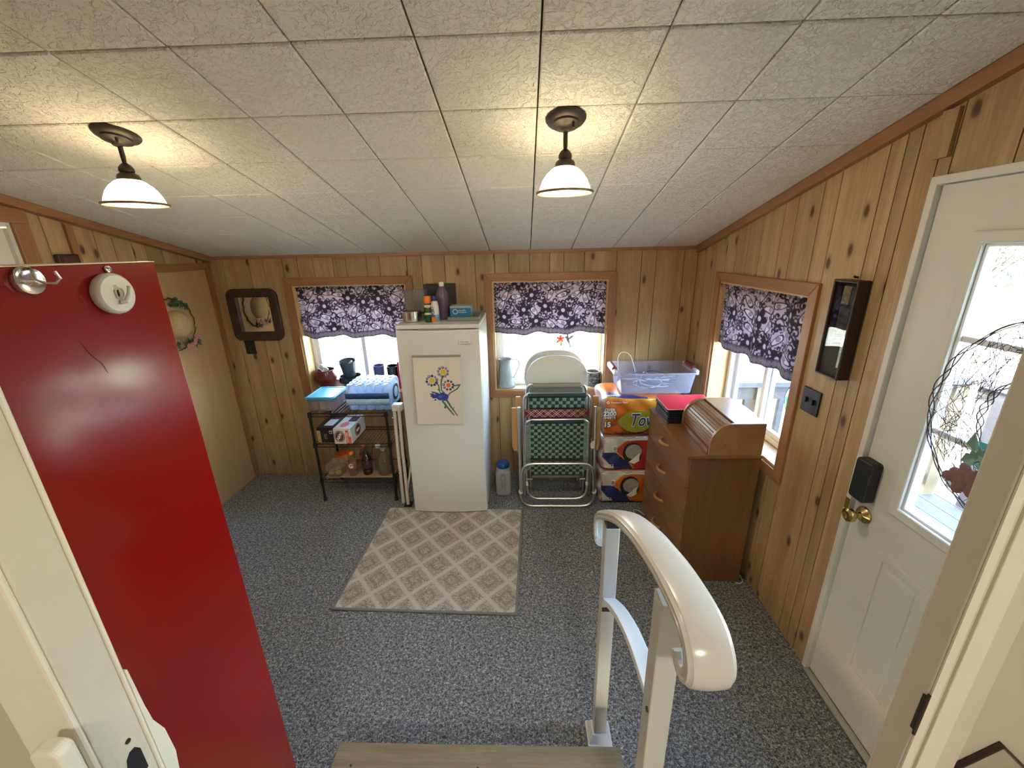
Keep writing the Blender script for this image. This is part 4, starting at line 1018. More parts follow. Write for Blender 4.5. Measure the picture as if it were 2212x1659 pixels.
# soda cartons on the middle shelf
MZ = SH[1]+.006
M['card_black'] = plain('black_carton', (.014, .012, .010), .35); M['card_gold'] = plain('gold_print', (.42, .29, .10), .4); M['card_white'] = plain('white_carton', (.66, .63, .57), .4)
M['card_orange'] = plain('orange_print', (.66, .10, .02), .4); M['brown_print'] = plain('brown_print', (.13, .03, .015), .4)
s1 = thing('soda_carton', 'black and gold twelve pack soda carton on the middle rack shelf', 'carton', (-1.535, 2.95, MZ))
MB().box(-1.602, -1.472, 2.818, 3.10, MZ, MZ+.124).build('carton', M['card_black'], s1, bevel=.003)
MB().box(-1.6015, -1.575, 2.8165, 2.8185, MZ+.002, MZ+.100).build('gold_panel', M['card_gold'], s1)
text('12', .034, M['print_white'], (-1.492, 2.8162, MZ+.086), s1, '-y', rz=90, bold=.0006)
text('ITTE', .030, M['card_gold'], (-1.535, 2.8162, MZ+.052), s1, '-y', rz=90, bold=.0003, sx=.75)
MB().box(-1.56, -1.49, 2.86, 2.98, MZ+.1235, MZ+.1255).build('top_print', M['print_white'], s1)
s2 = thing('soda_carton', 'white and orange root beer carton beside the black carton', 'carton', (-1.39, 2.94, MZ))
MB().box(-1.462, -1.328, 2.792, 3.075, MZ, MZ+.126).build('carton', M['card_white'], s2, bevel=.003)
MB().box(-1.368, -1.3455, 2.7905, 2.7925, MZ+.002, MZ+.112).build('orange_stripe', M['card_orange'], s2)
MB().box(-1.344, -1.330, 2.7907, 2.7925, MZ+.002, MZ+.060).build('orange_stripe', M['card_orange'], s2)
for cx_, fc, ff in ((-1.416, '-y', lambda a, b, d: Vector((-1.416+a, 2.7915-d, MZ+.064+b))), (0, '+x', lambda a, b, d: Vector((-1.3275+d, 2.92+a*1.4, MZ+.064+b)))):
    th = [2*PI*i/32 for i in range(32)]
    o_ = MB().prism([(.040*math.cos(a), .047*math.sin(a)) for a in th], ff, 0, .0012).build('oval_logo', M['brown_print'], s2)
    MB().prism([(.035*math.cos(a), .042*math.sin(a)) for a in th], ff, .001, .0018).build('oval_ring', M['card_white'], o_)
    MB().prism([(.032*math.cos(a), .039*math.sin(a)) for a in th], ff, .0016, .0024).build('oval_centre', M['brown_print'], o_)
    text('A&W', .032, M['print_white'], ff(0, 0, .003), s2, fc, rz=58 if fc == '-y' else 0, bold=.0008, sx=.85)
text('ROOT BEER', .016, M['print_white'], (-1.357, 2.7900, MZ+.056), s2, '-y', rz=90, bold=.0002)
MB().prism([(.030*math.cos(a), .05*math.sin(a)) for a in th], lambda a, b, d: Vector((-1.40+a, 2.87+b, MZ+.1262+d)), 0, .001).build('top_logo', M['card_orange'], s2)
MB().box(-1.400, -1.335, 2.93, 3.02, MZ+.126, MZ+.1275).build('open_flap', M['card_black'], s2)

# bottom shelf
BZ = SH[2]+.006
cbd = MB().box(-1.600, -1.062, 2.822, 3.10, BZ, BZ+.005).build('cardboard_sheet', plain('cardboard', (.38, .25, .14), .8), bevel=.001)
tag(cbd, 'brown cardboard sheet lining the bottom rack shelf', 'cardboard')
BZ += .0055
M['clam'] = clear('clamshell_plastic', (.95, .95, .90), .22, .08, 1.5, milk=(.7, .68, .55))
cl = thing('food_clamshell', 'clear takeout container with pastries at left of bottom rack shelf', 'container', (-1.525, 2.87, BZ))
tub(cl, -1.592, -1.462, 2.812, 2.945, BZ, BZ+.060, .012, M['clam'], .002, 'base')
MB().prism([(-1.592, BZ+.062), (-1.462, BZ+.062), (-1.476, BZ+.112), (-1.578, BZ+.112)], fXZ, 2.815, 2.942).build('lid', M['clam'], cl, bevel=.006)
M['pastry'] = plain('pastry', (.66, .33, .09), .7, var=.25, nscale=60)
for i, (x, y) in enumerate(((-1.555, 2.85), (-1.502, 2.85), (-1.53, 2.905))):
    tag(MB().ball((x, y, BZ+.028), (.026, .025, .023), 12, 8).build('pastry', M['pastry'], smooth=True), 'golden pastry inside the clear takeout container, ' + ('front left', 'front right', 'back one')[i], 'pastry', 'pastries in the container')
tb = thing('snack_tub', 'orange lidded tub behind the takeout container', 'tub', (-1.53, 3.01, BZ))
MB().lathe([(0, 0), (.050, 0), (.055, .10), (0, .10)], 20, c=(-1.53, 3.02, BZ)).build('tub', M['pastry'], tb, smooth=True)
MB().lathe([(0, .10), (.058, .10), (.058, .112), (0, .114)], 20, c=(-1.53, 3.02, BZ)).build('lid', M['orange'], tb, smooth=True)
M['amber'] = plain('dark_cola', (.030, .012, .008), .12); M['jar'] = clear('clear_jar', (.90, .88, .82), .18, .06, 1.5, milk=(.45, .40, .32))
def bottle(x, y, r, h, m, capm, label, band=None, txt=None):
    t = thing('drink_bottle', label, 'bottle', (x, y, BZ), 'bottles on the bottom rack shelf')
    MB().lathe([(0, 0), (r*.9, 0), (r, .008), (r, h*.18), (r*.92, h*.22), (r, h*.26), (r*.97, h*.46), (r, h*.62), (r*.86, h*.72), (r*.5, h*.85), (r*.42, h*.88), (0, h*.88)], 18, c=(x, y, BZ)).build('bottle', m, t, smooth=True)
    MB().lathe([(0, h*.88), (r*.5, h*.88), (r*.5, h*.98), (r*.45, h), (0, h)], 16, c=(x, y, BZ)).build('cap', capm, t, smooth=True)
    if band: MB().lathe([(r*1.005, h*.30), (r*1.02, h*.31), (r*1.02, h*.60), (r*1.005, h*.61)], 18, c=(x, y, BZ)).build('label_band', band, t, smooth=True)
    if txt: text(txt, .05, M['print_white'], (x, y-r*1.03, BZ+h*.45), t, '-y', bold=.001)
bottle(-1.385, 2.862, .034, .205, M['jar'], M['orange'], 'clear sports bottle with orange cap and letter G on bottom shelf', plain('orange_band', (.30, .09, .03), .5), 'G')
bottle(-1.330, 2.965, .034, .215, M['jar'], M['orange'], 'clear bottle with orange cap behind the lettered bottle', plain('orange_band2', (.26, .08, .03), .5))
bottle(-1.275, 2.88, .037, .200, M['amber'], M['black_plastic'], 'dark cola bottle with black cap on the bottom shelf', M['box_maroon'])
bottle(-1.205, 2.965, .042, .215, M['jar'], M['white_plastic'], 'clear empty bottle with white cap behind the glass jug')
jg = thing('glass_jug', 'round clear glass jug at right end of bottom shelf', 'jug', (-1.135, 2.885, BZ))
MB().lathe([(0, 0), (.048, 0), (.056, .01), (.057, .12), (.045, .155), (.026, .175), (.024, .20), (.028, .203), (.028, .207), (.022, .207), (.020, .175), (.04, .15), (.052, .12), (.052, .012), (0, .006)], 24, c=(-1.135, 2.885, BZ)).build('jug', M['jar'], jg, smooth=True)
MB().lathe([(0, .207), (.029, .207), (.029, .222), (0, .224)], 20, c=(-1.135, 2.885, BZ)).build('lid', M['steel'], jg, smooth=True)

# pots on the sill of the left window
SZW = .775+.0145
def clay(name, label, c, prof, m, cat='pot', extra=None, tilt=None, n=28):
    t = thing(name, label, cat, c, 'pots on the window sill')
    Mx = Matrix.Translation(c) @ (Matrix.Rotation(math.radians(tilt), 4, 'X') if tilt else Matrix())
    MB().lathe(prof, n, Mx).build('pot_body', m, t, smooth=True)
    rz_, rr0 = max(p[1] for p in prof), [p[0] for p in prof if p[1] == max(q[1] for q in prof)][0]
    MB().tube([Mx @ Vector((rr0*math.cos(a*PI/16), rr0*math.sin(a*PI/16), rz_)) for a in range(32)], .004, 6, closed=True).build('pot_rim', m, t, smooth=True)
    return t
def pot(r, h, belly=1.0, neck=1.0, th=.006, bf=.62):
    out = [(r*bf*math.sin(min(1, q*4+.6)*PI/2)+(r*belly-r*bf)*math.sin(min(1, q)*PI*.5) if q < .55 else r*belly+(r*neck-r*belly)*((q-.55)/.45)**1.5, h*q) for q in [i/12 for i in range(13)]]
    out[0] = (r*bf*.97, 0)
    return [(0, 0)]+out+[(out[-1][0]-th, h)]+[(max(.001, a-th), b) for a, b in out[::-1] if b > th]+[(0, th)]
M['glaze_red'] = plain('oxblood_glaze', (.17, .022, .024), .18, var=.15); M['glaze_black'] = plain('black_glaze', (.010, .014, .018), .15, var=.2)
M['glaze_grey'] = plain('slate_glaze', (.055, .075, .075), .25, var=.2); M['glaze_blue'] = plain('violet_blue_glaze', (.065, .065, .16), .25, var=.2)
clay('flower_pot', 'round oxblood red glazed pot at left end of window sill', (-1.700, 3.296, SZW), pot(.075, .165, 1.28, 1.02), M['glaze_red'])
jr = thing('glass_vial', 'small clear glass jar lying in the red pot', 'jar', (-1.72, 3.296, SZW+.16))
MB().lathe([(0, 0), (.022, 0), (.024, .005), (.024, .07), (.014, .085), (.014, .10), (0, .10)], 16, Matrix.Translation((-1.685, 3.296, SZW+.150)) @ Matrix.Rotation(math.radians(-52), 4, 'Y')).build('jar', M['jar'], jr, smooth=True)
clay('flower_pot', 'wide black glazed pot under the slate coloured pot', (-1.490, 3.296, SZW), pot(.078, .110, 1.22, 1.15), M['glaze_black'])
clay('flower_pot', 'slate grey pot stacked on the wide black pot', (-1.490, 3.292, SZW+.1155), pot(.060, .130, 1.0, 1.16, bf=.88), M['glaze_grey'], tilt=9)
wl_ = MB().tube([(-1.515, 3.29, SZW+.19), (-1.452, 3.275, SZW+.243)], .007, 8).build('plant_marker', M['can_white'], smooth=True)
tag(wl_, 'pale plastic stick leaning in the slate grey pot', 'stick')
clay('flower_pot', 'violet blue glazed pot behind the water bottles', (-1.240, 3.300, SZW), pot(.048, .195, .95, 1.0, bf=.85), M['glaze_blue'])
clay('flower_pot', 'dark slate pot at right end of sill by the freezer', (-1.122, 3.300, SZW), pot(.050, .190, .95, 1.0, bf=.85), M['glaze_black'])
tag(MB().box(-1.066, -1.050, 3.245, 3.345, SZW, SZW+.235).build('red_folder', plain('red_card', (.30, .012, .014), .5), bevel=.002), 'thin red folder standing on sill beside the freezer', 'folder')
# folded card table between rack and freezer
ft = thing('folding_table', 'white folded table with tubular legs leaning between rack and freezer', 'folding table', (-.935, 2.95, 0))
M['tbl_white'] = plain('cream_tube', (.66, .61, .53), .35)
MB().box(-.905, -.880, 2.83, 3.16, .02, .955).build('table_top', M['tbl_white'], ft, bevel=.006)
for x, y, z0, z1 in ((-.972, 2.748, .015, .80), (-.928, 2.722, .0, .83)):
    l_ = MB().tube([(x, y, z0), (x+.004, y+.004, .50), (x+.010, y+.01, z1)], .0125, 12).build('leg', M['tbl_white'], ft, smooth=True)
    for z in (.30, .55, z1-.06): MB().ball((x-.002, y-.0115, z), .004, 8, 6).build('rivet', M['steel'], l_, smooth=True)
MB().tube([(-.928, 2.735, .12), (-.915, 2.90, .33), (-.91, 3.02, .36)], .008, 8).build('brace', M['tbl_white'], ft, smooth=True)
MB().box(-.975, -.90, 2.735, 2.80, .79, .84).build('hinge_bracket', M['tbl_white'], ft, bevel=.006)
MB().box(-.955, -.90, 2.70, 2.76, .0, .022).build('rubber_foot', M['black_plastic'], ft, bevel=.004)

# ================================================================== MIRROR, HAT
FB = lambda a, b, d: Vector((a, D-d, b))
mr = thing('wall_mirror', 'small mirror in a rounded dark wood frame on back wall', 'mirror', (-2.14, D, 1.235))
M['dark_frame'] = wood('dark_walnut', (.060, .032, .022), (.030, .016, .012), knots=False, axis='x', rnd=False)
MB().ringprism(rrect(-2.345, -1.940, 1.232, 1.642, .062, 6), rrect(-2.268, -2.008, 1.303, 1.576, .003, 6), FB, .001, .030).build('frame', M['dark_frame'], mr, bevel=.008, seg=3)
t = NT('silvered_glass'); t.pr((.82, .80, .74), .02, 1.0); M['mirror'] = t.m
MB().prism(rr(-2.270, -2.006, 1.300, 1.578), FB, .006, .010).build('mirror_glass', M['mirror'], mr)
bpz = thing('wall_thermostat', 'black rectangular plate on the wall below the mirror', 'wall plate', (-2.25, D, 1.12))
MB().prism(rr(-2.288, -2.208, 1.120, 1.228), FB, .001, .012).build('plate', M['black_plastic'], bpz, bevel=.003)
MB().prism(rr(-2.268, -2.228, 1.150, 1.200), FB, .011, .014).build('cover', M['black_plastic'], bpz, bevel=.002)
ht = thing('straw_hat_wreath', 'straw hat decorated with greenery and pink flowers on the plain door', 'wreath', (XL+.006, 2.755, 1.27))
M['straw'] = plain('straw', (.52, .36, .19), .85, var=.25, nscale=120, bump=.3); M['vine'] = plain('vine', (.10, .055, .03), .8); M['leaf_g'] = plain('silk_leaf', (.045, .085, .035), .6, var=.3); M['pink'] = plain('silk_pink', (.55, .20, .25), .7, var=.2)
HM = Matrix.Translation((XL+.008, 2.755, 1.445)) @ Matrix.Rotation(PI/2, 4, 'Y')
MB().lathe([(0, .0), (.165, .0), (.17, .003), (.165, .006), (.105, .012), (0, .012)], 40, HM).build('brim', M['straw'], ht, smooth=True)
MB().lathe([(.100, .011), (.098, .03), (.088, .055), (.065, .075), (.035, .084), (0, .086)], 32, HM).build('crown', M['straw'], ht, smooth=True)
MB().tube([(XL+.012+.006*math.sin(a*1.7), 2.755+(.178+.006*math.sin(a*3.1))*math.cos(a*PI/30), 1.445+(.178+.006*math.sin(a*2.3))*math.sin(a*PI/30)) for a in range(60)], .004, 6, closed=True).build('vine_ring', M['vine'], ht, smooth=True)
def leaf(mb, p, d, nrm, L, w):
    d = d.normalized(); s = d.cross(nrm).normalized(); q = [p, p+d*L*.35+s*w+nrm*.3*w, p+d*L, p+d*L*.35-s*w+nrm*.3*w, p+d*L*.5]
    mb.add(q, ((0, 1, 4), (1, 2, 4), (2, 3, 4), (3, 0, 4)))
R = random.Random(9)
for i in range(26):
    a = math.radians(R.choice((R.uniform(55, 125), R.uniform(240, 320)))); p = Vector((XL+.03+R.uniform(0, .04), 2.755+.155*math.cos(a), 1.445+.155*math.sin(a)))
    m = MB(); leaf(m, p, Vector((R.uniform(.0, .5), R.uniform(-1, 1), R.uniform(-1, 1))), Vector((1, 0, 0)), R.uniform(.04, .065), R.uniform(.012, .018)); m.build('leaf', M['leaf_g'], ht, recalc=False, solid=.0008)
for i in range(8):
    a = math.radians(R.uniform(268, 322)); p = (XL+.06+R.uniform(0, .02), 2.755+.150*math.cos(a), 1.445+.150*math.sin(a))
    m = MB()
    for k in range(5):
        b = 2*PI*k/5+i; m.ball((p[0]+.004, p[1]+.010*math.cos(b), p[2]+.010*math.sin(b)), (.005, .008, .008), 7, 5)
    m.build('flower', M['pink'], ht, smooth=True)

# ================================================================== RIGHT WINDOW SILL THINGS
def jugprof(): return [(0, 0), (.078, 0), (.080, .004), (.080, .012), (.066, .03), (.060, .09), (.056, .15), (.050, .185), (.048, .20), (.058, .235), (.060, .238), (.056, .237), (.045, .20), (.052, .15), (.055, .08), (.058, .03), (0, .01)]
pc = thing('metal_pitcher', 'pale grey metal pitcher with thin handle on window sill', 'pitcher', (-.168, 3.297, SZW))
M['galv'] = plain('painted_zinc', (.30, .34, .34), .5, metal=.2, var=.12)
MB().lathe(jugprof(), 32, c=(-.168, 3.297, SZW)).build('vessel', M['galv'], pc, smooth=True)
MB().tube(smooth_path([(-.112, 3.290, SZW+.232), (-.085, 3.287, SZW+.238), (-.056, 3.285, SZW+.222), (-.050, 3.285, SZW+.195), (-.070, 3.287, SZW+.14), (-.098, 3.290, SZW+.085), (-.108, 3.290, SZW+.075)]), .005, 8).build('handle', M['galv'], pc, smooth=True)
bc = thing('birch_planter', 'birch bark patterned cup at right end of pitcher window sill', 'planter', (.562, 3.297, SZW))
t = NT('birch_bark'); v = t.coords('Object', (30, 30, 90)); q = t.noise(v, 1.0, 4, .7)
t.pr(t.ramp(q, [(.42, (.025, .022, .018)), (.5, (.10, .095, .08)), (.62, (.22, .21, .19))]), .8, bump=q, bstr=.4); M['birch'] = t.m
MB().lathe([(0, 0), (.054, 0), (.056, .005), (.056, .120), (.052, .120), (.050, .095), (0, .095)], 28, c=(.562, 3.297, SZW)).build('cup', M['birch'], bc, smooth=True)
MB().tube([(.562+.054*math.cos(a*PI/14), 3.297+.054*math.sin(a*PI/14), SZW+.121) for a in range(28)], .004, 6, closed=True).build('rim', plain('pale_rim', (.42, .40, .34), .7), bc, smooth=True)
hb = thing('hummingbird_ornament', 'hummingbird and orange flower ornament hanging in the pitcher window', 'ornament', (.325, 3.345, 1.13))
M['bird'] = plain('bird_grey', (.10, .105, .11), .5); M['bird_b'] = plain('bird_tail', (.25, .36, .48), .5); M['petal'] = plain('orange_petal', (.80, .10, .012), .5); M['leaf_o'] = plain('ornament_leaf', (.15, .24, .08), .6)
HY = 3.338
def blade(pts, m, nm, th=.004): return MB().prism(pts, lambda a, b, d: Vector((a, HY+d, b)), 0, th).build(nm, m, hb, bevel=.001)
MB().ball((.352, HY+.002, 1.166), (.011, .009, .026), 10, 8, Matrix.Rotation(math.radians(-28), 4, 'Y')).build('bird_body', M['bird'], hb, smooth=True)
MB().ball((.336, HY+.002, 1.192), .010, 10, 8).build('bird_head', M['bird'], hb, smooth=True)
MB().tube([(.330, HY+.002, 1.190), (.303, HY+.002, 1.182)], [.0022, .0008], 6).build('bird_beak', M['bird'], hb)
blade([(.345, 1.180), (.340, 1.215), (.349, 1.228), (.356, 1.205), (.358, 1.175)], M['bird'], 'wing')
blade([(.352, 1.182), (.375, 1.202), (.405, 1.210), (.384, 1.186), (.360, 1.170)], M['bird'], 'wing')
blade([(.352, 1.152), (.366, 1.148), (.386, 1.110), (.366, 1.100)], M['bird_b'], 'tail')
for k in range(5):
    a = 2*PI*k/5+.3; MB().ball((.290+.017*math.cos(a), HY+.001, 1.180+.017*math.sin(a)), (.017, .005, .011), 9, 6, Matrix.Rotation(-a, 4, 'Y')).build('petal', M['petal'], hb, smooth=True)
MB().ball((.290, HY-.003, 1.180), .008, 8, 6).build('flower_centre', plain('red_centre', (.35, .02, .03), .6), hb, smooth=True)
blade([(.284, 1.165), (.260, 1.168), (.252, 1.140), (.275, 1.145)], M['leaf_o'], 'leaf'); blade([(.292, 1.160), (.286, 1.135), (.298, 1.112), (.308, 1.140)], M['leaf_o'], 'leaf')
MB().tube([(.342, HY+.002, 1.205), (.342, HY+.001, 1.262)], .0008, 4).build('hanging_thread', M['grey_tube'], hb)
# plastic jug on the floor
pj = thing('plastic_jug', 'cloudy plastic jug with blue lid on floor beside freezer', 'jug', (-.190, 2.905, 0))
M['milk_plastic'] = clear('milky_hdpe', (.9, .9, .92), .85, .3, 1.45, milk=(.66, .68, .70)); M['lid_blue'] = plain('blue_lid', (.012, .075, .24), .4)
weld(puffy(-.249, -.131, 2.850, 2.965, .002, .225, 16, 9, lambda P, q: Vector((0, .010*math.exp(-((P.x+.19)/.016)**2) if q[1] < -.8 and .08 < P.z < .2 else 0, 0))).build('jug_body', M['milk_plastic'], pj))
MB().lathe([(.057, .215), (.052, .235), (.046, .243), (0, .243)], 28, c=(-.190, 2.9075, 0)).build('shoulder', M['milk_plastic'], pj, smooth=True)
MB().lathe([(0, .243), (.050, .243), (.052, .247), (.051, .276), (.046, .283), (0, .285)], 32, c=(-.190, 2.9075, 0)).build('lid', M['lid_blue'], pj, smooth=True)
MB().tube([(-.190, 2.846, .19), (-.190, 2.838, .165), (-.190, 2.838, .11), (-.190, 2.848, .085)], .011, 10).build('grip', M['milk_plastic'], pj, smooth=True)

# ================================================================== FOLDED CHAIRS
M['web_dark'] = plain('dark_green_webbing', (.007, .036, .031), .75, var=.15, nscale=80); M['web_light'] = plain('sage_webbing', (.20, .275, .225), .75, var=.15, nscale=80)
M['web_red'] = plain('maroon_webbing', (.16, .022, .03), .75, var=.15); M['web_pink'] = plain('pale_cord', (.62, .44, .36), .7); M['arm_wood'] = wood('varnished_arm', (.50, .27, .10), (.38, .19, .065), knots=False, rnd=False)
def straps(t, x0, x1, z0, z1, fy, nv, nh, side=True, light_h=True):
    """woven panel: vertical dark straps, horizontal sage straps; fy(z) is the plane"""
    amp = .0022; w = (x1-x0)/nv; h = (z1-z0)/nh
    def ribbon(path, wd, sidev, nm, m):
        b = MB(); n = len(path); vs = []
        for p in path: vs += [Vector(p)-Vector(sidev)*wd/2, Vector(p)+Vector(sidev)*wd/2]
        b.add(vs, [(2*i, 2*i+1, 2*i+3, 2*i+2) for i in range(n-1)]); return b.build(nm, m, t, recalc=False, solid=.0016)
    for i in range(nv):
        x = x0+(i+.5)*w; path = []
        for j in range(nh):
            z = z0+(j+.5)*h; path.append((x, fy(z)+(amp if (i+j) % 2 else -amp), z))
        ribbon([(x, fy(z0), z0-.004)]+path+[(x, fy(z1), z1+.004)], w*.93, (1, 0, 0), 'strap', M['web_dark'])
    for j in range(nh):
        z = z0+(j+.5)*h; path = []
        for i in range(nv):
            x = x0+(i+.5)*w; path.append((x, fy(z)-(amp if (i+j) % 2 else -amp), z))
        ribbon([(x0-.008, fy(z)+.003, z)]+path+[(x1+.008, fy(z)+.003, z)], h*.86, (0, 0, 1), 'strap', M['web_light'])
def rpath(pts, r, n=6):
    """polyline with rounded corners"""
    P = [Vector(p) for p in pts]; outp = [P[0]]
    for a, b, c in zip(P, P[1:], P[2:]):
        d0, d1 = (a-b).normalized(), (c-b).normalized(); k = min(r, (a-b).length*.49, (c-b).length*.49)
        s, e = b+d0*k, b+d1*k
        outp += [(s*(1-u)**2+b*2*u*(1-u)+e*u*u) for u in [i/n for i in range(n+1)]]
    return outp+[P[-1]]
lc = thing('lawn_chair', 'front folded lawn chair with green checked webbing and aluminium frame', 'lawn chair', (.225, 2.76, 0), 'folded lawn chairs')
T = lambda pts, r, nm, m=M['alu'], rad=.07, par=None: MB().tube(rpath(pts, rad), r, 10).build(nm, m, par or lc, smooth=True)
T([(-.052, 2.735, .815), (-.048, 2.705, .012), (.508, 2.705, .012), (.494, 2.735, .815)], .0115, 'leg_frame', rad=.10)
T([(-.004, 2.755, .30), (.006, 2.735, .058), (.452, 2.735, .058), (.462, 2.755, .30)], .0105, 'rear_leg_frame', rad=.09)
T([(-.040, 2.690, .15), (-.036, 2.690, .385), (.486, 2.690, .385), (.500, 2.690, .15)], .0105, 'arm_frame', rad=.09)
T([(-.010, 2.760, .27), (-.004, 2.760, .705), (.452, 2.760, .705), (.458, 2.760, .27)], .0105, 'back_frame', rad=.055)
for x in (-.047, .506): MB().lathe([(0, -.013), (.0165, -.013), (.0165, .013), (0, .013)], 14, c=(x, 2.703, .143)).build('joint_cap', M['white_plastic'], lc, smooth=True)
for x in (.0, .452): MB().box(x-.010, x+.010, 2.722, 2.742, .175, .205).build('glide', M['white_plastic'], lc, bevel=.004)
for x in (.022, .418): MB().tube([(x-.02, 2.73, .232), (x+.02, 2.725, .236)], .005, 8).build('latch', M['alu'], lc, smooth=True)
straps(lc, .030, .420, .395, .682, lambda z: 2.752, 15, 12)
straps(lc, .030, .420, .262, .372, lambda z: 2.748, 15, 5)
MB().tube([(.03, 2.757, .692), (.418, 2.757, .692)], .0165, 12).build('top_roll', M['web_dark'], lc, smooth=True)
for x in (.008, .440):
    b = MB()
    for i in range(24): b.lathe([(.0125, -.006), (.0155, 0), (.0125, .006)], 8, c=(x, 2.760, .30+i*.0155))
    b.build('side_lacing', M['web_light'], lc, smooth=True)
for x in (-.085, .517): MB().prism([(x-.022, .80), (x-.022, .500), (x-.010, .455), (x+.022, .455), (x+.022, .80)] if x < 0 else [(x-.022, .80), (x-.022, .455), (x+.010, .455), (x+.022, .500), (x+.022, .80)], fXZ, 2.755, 2.773).build('arm_rest', M['arm_wood'], lc, bevel=.004)
MB().prism([(.463, .535), (.492, .560), (.498, .500), (.485, .488), (.468, .500)], fXZ, 2.715, 2.7165).build('tag', M['paper'], lc)
l2 = thing('lawn_chair', 'second folded lawn chair with maroon laced band above green checks', 'lawn chair', (.225, 2.83, 0), 'folded lawn chairs')
T([(-.020, 2.835, .02), (-.016, 2.835, .878), (.468, 2.835, .878), (.470, 2.835, .02)], .0105, 'back_frame', rad=.055, par=l2)
MB().tube([(.015, 2.832, .868), (.436, 2.832, .868)], .0175, 12).build('top_roll', M['web_dark'], l2, smooth=True)
straps(l2, .022, .430, .772, .850, lambda z: 2.828, 15, 3)
mb_ = MB().box(-.012, .464, 2.806, 2.812, .702, .768).build('laced_band', M['web_red'], l2, bevel=.002)
for i in range(7):
    x = .015+i*.062
    for a, b in ((-.02, .045), (.045, -.02), (.0, .062), (.062, .0)):
        MB().tube([(x+a, 2.8045, .706), (x+b, 2.8045, .764)], .0018, 5).build('lacing', M['web_pink'], mb_)
for x in (-.058, .512): MB().box(x-.020, x+.020, 2.830, 2.848, .50, .858).build('arm_rest', M['arm_wood'], l2, bevel=.004)
for x in (-.05, .498): T([(x, 2.862, .015), (x, 2.862, .50)], .010, 'leg', par=l2)
l3 = thing('lawn_chair', 'third folded chair with tan fabric roll behind the green ones', 'lawn chair', (.225, 2.90, 0), 'folded lawn chairs')
T([(.0, 2.900, .02), (.004, 2.900, .930), (.448, 2.900, .930), (.452, 2.900, .02)], .0105, 'back_frame', rad=.055, par=l3)
MB().tube([(.05, 2.897, .922), (.405, 2.897, .922)], .019, 12).build('fabric_roll', plain('tan_fabric', (.24, .20, .155), .8), l3, smooth=True)
MB().box(.03, .42, 2.897, 2.904, .30, .905).build('fabric_panel', plain('tan_fabric_panel', (.22, .19, .15), .8), l3)
M['web_gr'] = plain('greenish_band', (.14, .15, .115), .8); MB().box(.03, .42, 2.892, 2.897, .868, .896).build('fabric_band', M['web_gr'], l3)
def folding_chair(y, dx, dz, label):
    t = thing('folding_chair', label, 'folding chair', (.235+dx, y, 0), 'white folding chairs')
    x0, x1, z0, z1 = .0+dx, .472+dx, .835+dz, 1.128+dz; cx_ = (x0+x1)/2
    pts = [(x0+.012, z0), (x1-.012, z0)]
    for i in range(25):
        a = PI*i/24; c_, s_ = math.cos(a), math.sin(a)
        pts.append((cx_+(x1-x0)/2*math.copysign(abs(c_)**.72, c_), z0+.075+(z1-z0-.075)*abs(s_)**.80))
    MB().prism(pts, fXZ, y, y+.028).build('back_panel', M['chair_plastic'], t, bevel=.010, seg=3)
    for x in (x0+.03, x1-.03):
        MB().tube([(x, y+.014, z0+.02), (x, y+.014, .45), (x, y-.01, .012)], .0115, 10).build('leg', M['grey_tube'], t, smooth=True)
        MB().tube([(x, y+.04, .70), (x, y+.045, .30), (x, y+.055, .012)], .0115, 10).build('leg', M['grey_tube'], t, smooth=True)
    sp_ = [(x0+.04, .42), (x1-.04, .42)]+[(cx_+(x1-x0-.08)/2*math.cos(PI*i/16), .72+.115*math.sin(PI*i/16)) for i in range(17)]
    MB().prism(sp_, fXZ, y-.030, y-.006).build('seat', M['chair_plastic'], t, bevel=.006)
    MB().tube([(cx_+(x1-x0-.06)/2*math.cos(PI*i/16), y-.024, .735+.110*math.sin(PI*i/16)) for i in range(17)], .008, 8).build('seat_rim', M['grey_tube'], t, smooth=True)
    MB().box(x0+.02, x1-.02, y+.004, y+.024, .09, .11).build('stretcher', M['grey_tube'], t, bevel=.004)
folding_chair(2.975, 0, 0, 'beige plastic folding chair with arched back in front of window')
folding_chair(3.075, -.012, .018, 'rear white folding chair mostly hidden by the front arched one')

# ================================================================== PAPER TOWELS
M['film'] = vcol('printed_film', .30, coat=.5)
OR, OR2, YE, NV, WH, RD = (.62, .155, .018), (.50, .085, .015), (.68, .32, .035), (.02, .03, .15), (.66, .64, .60), (.46, .035, .02)
def lump_t(P, q):
    w_ = .006*math.sin(P.x*41+P.z*9)*math.sin(P.z*37+P.y*20)
    return Vector((q[0]*w_*1.3, q[1]*w_, q[2]*w_*.35))
def mixc(a, b, u): return tuple(x*(1-u)+y*u for x, y in zip(a, b))
def col_top(ax, sg, q, P):
    u, v = (P.x-.515)/.635, (P.z-.570)/.295
    if ax == 1 and sg < 0:
        c = mixc(OR2, OR, min(1, max(0, v*1.8)))
        k = max(0, min(1, (u-.28)*2.2+(v-.75)*1.2)); c = mixc(c, YE, k*max(0, (v-.35)*1.6) if v > .35 else 0)
        if u < .06: c = mixc(WH, (.45, .30, .3), .5+.5*math.sin(v*30))
        return c
    if ax == 2 and sg > 0:
        w_ = (P.y-2.75)/.39
        if u < .05 or w_ > .95: return WH
        d = u*.62+w_ - .10
        if .10 < d < .30 and u < .55: return NV
        return OR if d > .3 else YE
    if ax == 0 and sg < 0:
        return mixc(WH, (.30, .22, .30) if math.sin(P.z*60+P.y*25) > .3 else OR2, .45)
    return WH
